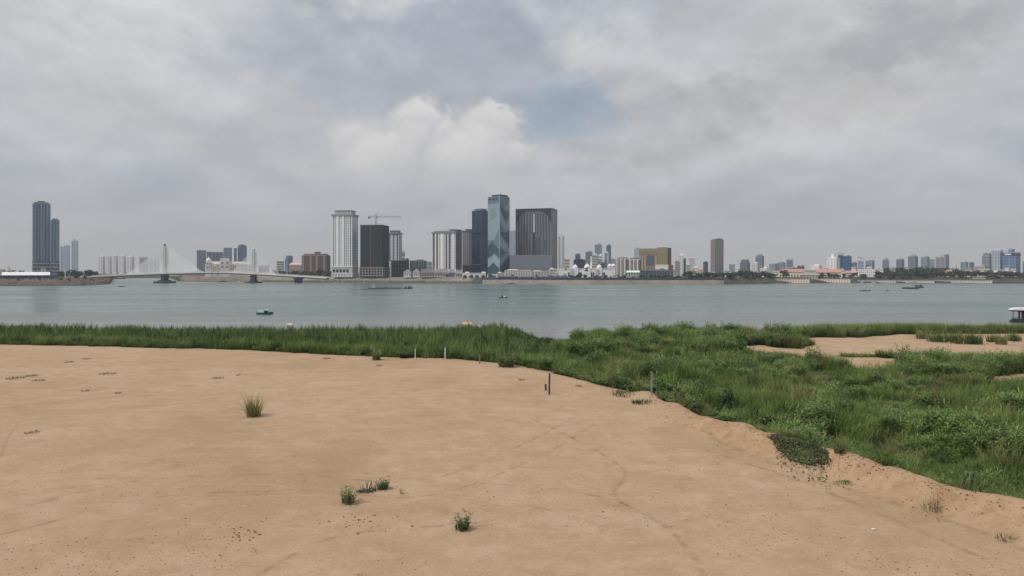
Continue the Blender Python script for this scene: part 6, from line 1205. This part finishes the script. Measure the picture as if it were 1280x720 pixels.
# flat patches of low grass
GPT = 'thin flat patches of low grass on the sand'
M_LOW = leaf_material('low_grass', (.07, .075, .03), (.10, .105, .045), (.13, .12, .055), dryf=.3)
for k, (px, py, wp, dp, lb, gm) in enumerate(((20, 473, 20, 4, 'largest of the flat dark grass patches at the left edge', 0), (40, 470, 14, 2, 'small flat grass streak right of the largest patch at the left edge', 0), (48, 475.8, 15, 2.4, 'flat grass patch just below the largest ones at the left edge', 0), (135, 467.5, 22, 2.6, 'long slanting streak of low grass right of the left edge patches', 0), (107, 489, 11, 2.4, 'left of two little low grass patches in the middle left of the sand', 0), (148, 491.6, 8, 2.0, 'right of two little low grass patches in the middle left of the sand', 0), (41, 541, 17, 4.5, 'low grass patch nearest to the viewer at the left', 0), (272, 473, 14, 2.4, 'flat grass patch upper left of the tall straggly clump', 0), (298, 469, 5, 1.6, 'tiny grass patch right of the flat one above the straggly clump', 0), (86, 453, 10, 1.5, 'thin grass streak high on the left of the sand', 0), (108, 448.8, 8, 1.3, 'thin grass streak highest on the left of the sand', 0), (408, 448.6, 10, 1.8, 'dark grass streak at the top of the sand below the reeds', 0), (474, 457.3, 9, 1.6, 'dark grass streak on the sand below the lone reed tuft', 0), (652, 475, 8, 1.6, 'small grass streak left of the tall dark post', 0), (723, 483, 9, 2.0, 'small grass streak right of the tall dark post', 0),
    (782, 493, 34, 8, 'bright green grass patch left of the tall grey post', 1), (806, 503.5, 34, 4, 'long thin bright green grass patch below the tall grey post', 1))):
    x, y, z = at_px(px, py); wx = wp * y / F / 2; wy = dp * y * y / F / (HC - z) / 2; V = []
    src = tuft_mesh('t', M_SHRUB if gm else M_LOW, int(90 + 60 * wx * (3 if gm else 1)), 1.0, (.08, .2) if not gm else (.12, .34), .7, .5, .02, 3, 300 + k)
    c = np.array([v.co[:] for v in src.vertices]); c[:, 0] *= wx; c[:, 1] *= wy; src.vertices.foreach_set('co', c.ravel().astype(np.float32)); src.name = 'low_grass'
    o = link('low_grass_patch', src, None, (x, y, z - .01), (0, 0, 0)); tag(o, lb, 'grass patch', GPT)
# vegetation on the earth bank
x, y, z = at_px(1003, 563, 3.8)
M_VINE = leaf_material('vine_leaf', (.095, .135, .045), (.12, .16, .055), (.14, .15, .06), dryf=.12, base=.5)
def mat_of_vines():
    V = []; Fc = []; H = []; rg = np.random.default_rng(9); n = 0
    while n < 6000:
        u, v = rg.uniform(-1.3, 1.3), rg.uniform(-1.2, 3.0)
        px_, py_ = 999 + u * 31 + v * 9, 551 + v * 10 + u * 8
        if (u / 1.15) ** 2 + (v / (.75 + .35 * fbm(np.array([u * 3]), np.array([1.0]), 5)[0])) ** 2 > .55 + .7 * rg.random() and not (v > 0 and rg.random() < .16 * math.exp(-v * 1.1) and abs(u + .2 * v) < 1.0): continue
        X, Y = on(px_, py_ + 2, 3.85); Zg = ground_z(X, Y); s = rg.uniform(.035, .075); b = len(V); nn = np.array([rg.normal(0, .5), -.3 + rg.normal(0, .5), 1.0]); nn /= np.linalg.norm(nn); a = np.cross(nn, rg.normal(size=3)); a /= np.linalg.norm(a); w_ = np.cross(nn, a); hh = rg.uniform(.02, .16) * max(.2, 1 - .6 * u * u); c = np.array([X, Y, Zg + hh])
        for p, q_ in ((-1, 0), (0, -.55), (1, 0), (0, .55)): V.append(tuple(c + a * p * s + w_ * q_ * s - np.array([x, y, z])))
        H += [hh * 4] * 4; Fc.append((b, b + 1, b + 2, b + 3)); n += 1
    me = bpy.data.meshes.new('leaves'); me.from_pydata(V, [], Fc); me.materials.append(M_VINE); at = me.attributes.new('hgt', 'FLOAT', 'POINT'); at.data.foreach_set('value', np.clip(np.array(H, np.float32), 0, 1)); return me
t = tag(empty('creeping_vine', (x, y, z)), 'dark green vine mat hanging over the crest of the earth bank', 'vine'); link('leaves', mat_of_vines(), t)
rv = MB()
for k in range(14):
    u = rng.uniform(-1.1, 1.5); p = []; du = rng.normal(0, 5)
    for s in range(5):
        px_ = 1003 + u * 34 + s * du * .6; py_ = 557 + u * 8 + s * 4.2 + rng.normal(0, .8); X, Y, Z_ = at_px(px_, py_, 3.6); p.append((X - x, Y - y, Z_ - z + .012))
    rv.tube(p, .006, 4)
rv.build('runners', mat((.10, .06, .045), .9), t)
GB = 'tufts rooted on the earth bank'
plant('bank_grass', 'tall pale grass tuft on the bank crest right of the vine mat', 1050, 566, [('blades', stk(261, M_DRY, 46, .25, (.5, 1.15), .35, .7, .014)), ('leaves', bush_mesh('leaves', M_LEAF, 160, .35, .3, .04, 262))], 'grass clump', GB, 3.5)
plant('bank_grass', 'spiky pale green tuft on the crest, third along right of the vine mat', 1098, 566, [('blades', stk(263, M_SHRUB, 34, .2, (.4, .8), .6, .8, .022))], 'grass clump', GB, 3.6)
plant('dry_brush', 'low dry grey green brush at the foot of the bank below the vine mat', 1054, 595, [('twigs', bush_mesh('twigs', M_STRAW, 240, .5, .2, .03, 264)), ('leaves', bush_mesh('leaves', M_TEAL, 160, .45, .18, .03, 265))], 'brush', GB, 3.1)
plant('dry_brush', 'dry straw tuft with dark upright stems on the bank, right of centre', 1166, 617, [('twigs', stk(266, mat((.10, .075, .045), .9), 26, .22, (.4, .95), .3, .15, .007)), ('blades', stk(267, M_STRAW, 60, .4, (.2, .55), .8, .4, .012))], 'brush', GB, 3.4)
plant('dry_brush', 'dry brown scrub low on the bank near the right edge', 1257, 643, [('twigs', stk(268, mat((.16, .12, .08), .9), 40, .3, (.15, .4), .9, .2, .008)), ('blades', stk(269, M_STRAW, 30, .3, (.1, .35), .9, .4, .012))], 'brush', GB, 3.3)
# bushes at the edges of the sand
GE = 'bushes at the foot of the reeds'
for k, (px, py, w_, h_, lb) in enumerate(((470.5, 450, .9, 1.3, 'lone reed tuft jutting onto the sand near the middle'), (505, 447.5, 1.0, .8, 'low dark bush at the reed edge left of the white posts'), (633, 458.5, 1.5, 1.35, 'round bright green bush on the sand edge right of the thin grey post'), (661, 458.5, 1.0, 1.2, 'brownish green tuft at the reed edge, left of the dark inlet bush'), (683, 462, 1.6, 1.5, 'dark dense bush at the reed edge above the tall dark post'))):
    plant('edge_bush', lb, px, py, [('blades', stk(400 + 3 * k, M_REED if k != 2 else M_SHRUB, 90, .5, (.5, 1.05), .4, .5, .022, leafy=3)), ('leaves', bush_mesh('leaves', M_LEAF, 140, .45, .5, .06, 401 + 3 * k))], 'bush', GE, 3.0, w_, w_, h_)
GR2 = 'rounded bushes on the far sand flat'
for k, (px, py, wp, hp, lb) in enumerate(((1152, 423.5, 14, 14, 'first rounded bush on the far sand, leftmost of its row'), (1171, 427, 21, 17, 'second bush of the row on the far sand, dark and broad'), (1187, 427, 17, 14, 'third bush of the row on the far sand, leaning on the broad dark one'), (1203, 429.5, 24, 18, 'fourth bush of the row on the far sand, widest and tallest'), (1218, 430, 18, 16, 'fifth bush of the row on the far sand, right of the widest'), (1241, 427.5, 14, 13, 'sixth bush of the row on the far sand, small and pale'), (1252, 430.5, 12, 15, 'seventh bush of the row on the far sand, narrow and green'), (1267, 426.5, 15, 13, 'eighth bush of the row on the far sand, nearest the right edge'))):
    x, y, z = at_px(px, py, 1.1); s = wp * y / F / 2 * 1.25; hp *= 1.3
    plant('sand_bush', lb, px, py, [('blades', stk(440 + 2 * k, M_GRASS if k % 3 else M_DRY, 130, .85, (.5, 1.0), .45, .5, .024)), ('leaves', bush_mesh('leaves', M_GRASS, 240, .8, .6, .06, 441 + 2 * k))], 'bush', GR2, 1.1, s, s, hp * y / F)
GD = 'dark shrubs in the grass behind the bank'
for k, (px, py, wp, hp, m, lb) in enumerate(((884, 507, 34, 34, M_LEAF, 'dark pointed shrub in the grass right of the tall grey post'), (908, 512, 34, 24, M_LEAF, 'second dark shrub, lower, touching the dark pointed one'), (947, 530, 44, 22, M_TEAL, 'blue green broad leaved shrub behind the bank crest, left one'), (974, 537, 40, 20, M_TEAL, 'blue green broad leaved shrub behind the bank crest, just left of the vine mat'))):
    x, y, z = at_px(px, py, 2.2); s = wp * y / F / 2
    plant('dark_shrub', lb, px, py, [('leaves', bush_mesh('leaves', m, 900, 1.0, 1.0, .07, 470 + k, 8)), ('stems', stk(480 + k, mat((.06, .05, .03), .9), 12, .3, (.4, .8), .3, .1, .012))], 'shrub', GD, 2.2, s, s, hp * y / F)
plant('bare_shrub', 'small brown half bare shrub beside the little sand scar in the grass', 816, 452, [('twigs', stk(490, mat((.13, .09, .06), .9), 60, .5, (.5, 1.1), .5, .2, .02)), ('leaves', bush_mesh('leaves', M_STRAW, 200, .7, .8, .05, 491))], 'shrub', None, 1.2, 1.5, 1.5, 1.7)
plant('grass_strip', 'low straggling strip of grass in the middle of the far sand flat', 1073, 446, [('blades', stk(495, M_GRASS, 260, 1.0, (.3, .8), .5, .6, .03))], 'grass strip', None, 1.1, 2.6, .8, 1.0, 0)
plant('grass_strip', 'small bush by itself at the near end of the far sand flat', 1108, 447, [('blades', stk(496, M_REED, 160, .8, (.4, 1.0), .5, .7, .03, leafy=3))], 'bush', None, 1.1, 1.5, 1.2, 1.3, 0)
# scraps of litter
def scrap(label, px, py, w_, c, seed):
    x, y, z = at_px(px, py); rg = np.random.default_rng(seed); V = [(math.cos(a) * w_ * rg.uniform(.7, 1.1), math.sin(a) * w_ * .5 * rg.uniform(.7, 1.1), .02 + rg.uniform(0, .05)) for a in np.linspace(0, 5.5, 7)] + [(0, 0, .06)]
    me = bpy.data.meshes.new('litter_scrap'); me.from_pydata(V, [], [(k, (k + 1) % 7, 7) for k in range(7)]); me.materials.append(mat(c, .5)); tag(link('litter_scrap', me, None, (x, y, z)), label, 'litter', 'scraps of litter on the sand')
scrap('white scrap of litter lying on the sand below the dry straw tuft', 1092, 662.5, .11, (.75, .75, .75), 1); scrap('small white scrap of litter in the middle of the sand', 820.5, 616, .07, (.7, .7, .7), 2); scrap('pinkish scrap of litter at the foot of the vine mat', 978, 568.5, .09, (.6, .42, .38), 3); scrap('tiny white scrap of litter near the lower left of the sand', 256, 704.5, .03, (.75, .72, .6), 4)

# ================================================================== haze over the river and the city
m = bpy.data.materials.new('haze'); m.use_nodes = True; t = NT(m.node_tree); o = t.n('ShaderNodeOutputMaterial'); vs = t.n('ShaderNodeVolumeScatter'); vs.inputs['Density'].default_value = SIG * 1.3; vs.inputs['Color'].default_value = (.80, .89, 1, 1); vs.inputs['Anisotropy'].default_value = 0.0
t.t.links.new(vs.outputs[0], o.inputs['Volume'])
tag(MB().box(-7500, 7500, -250, 8990, -4, 420).build('haze', m), kind='structure')
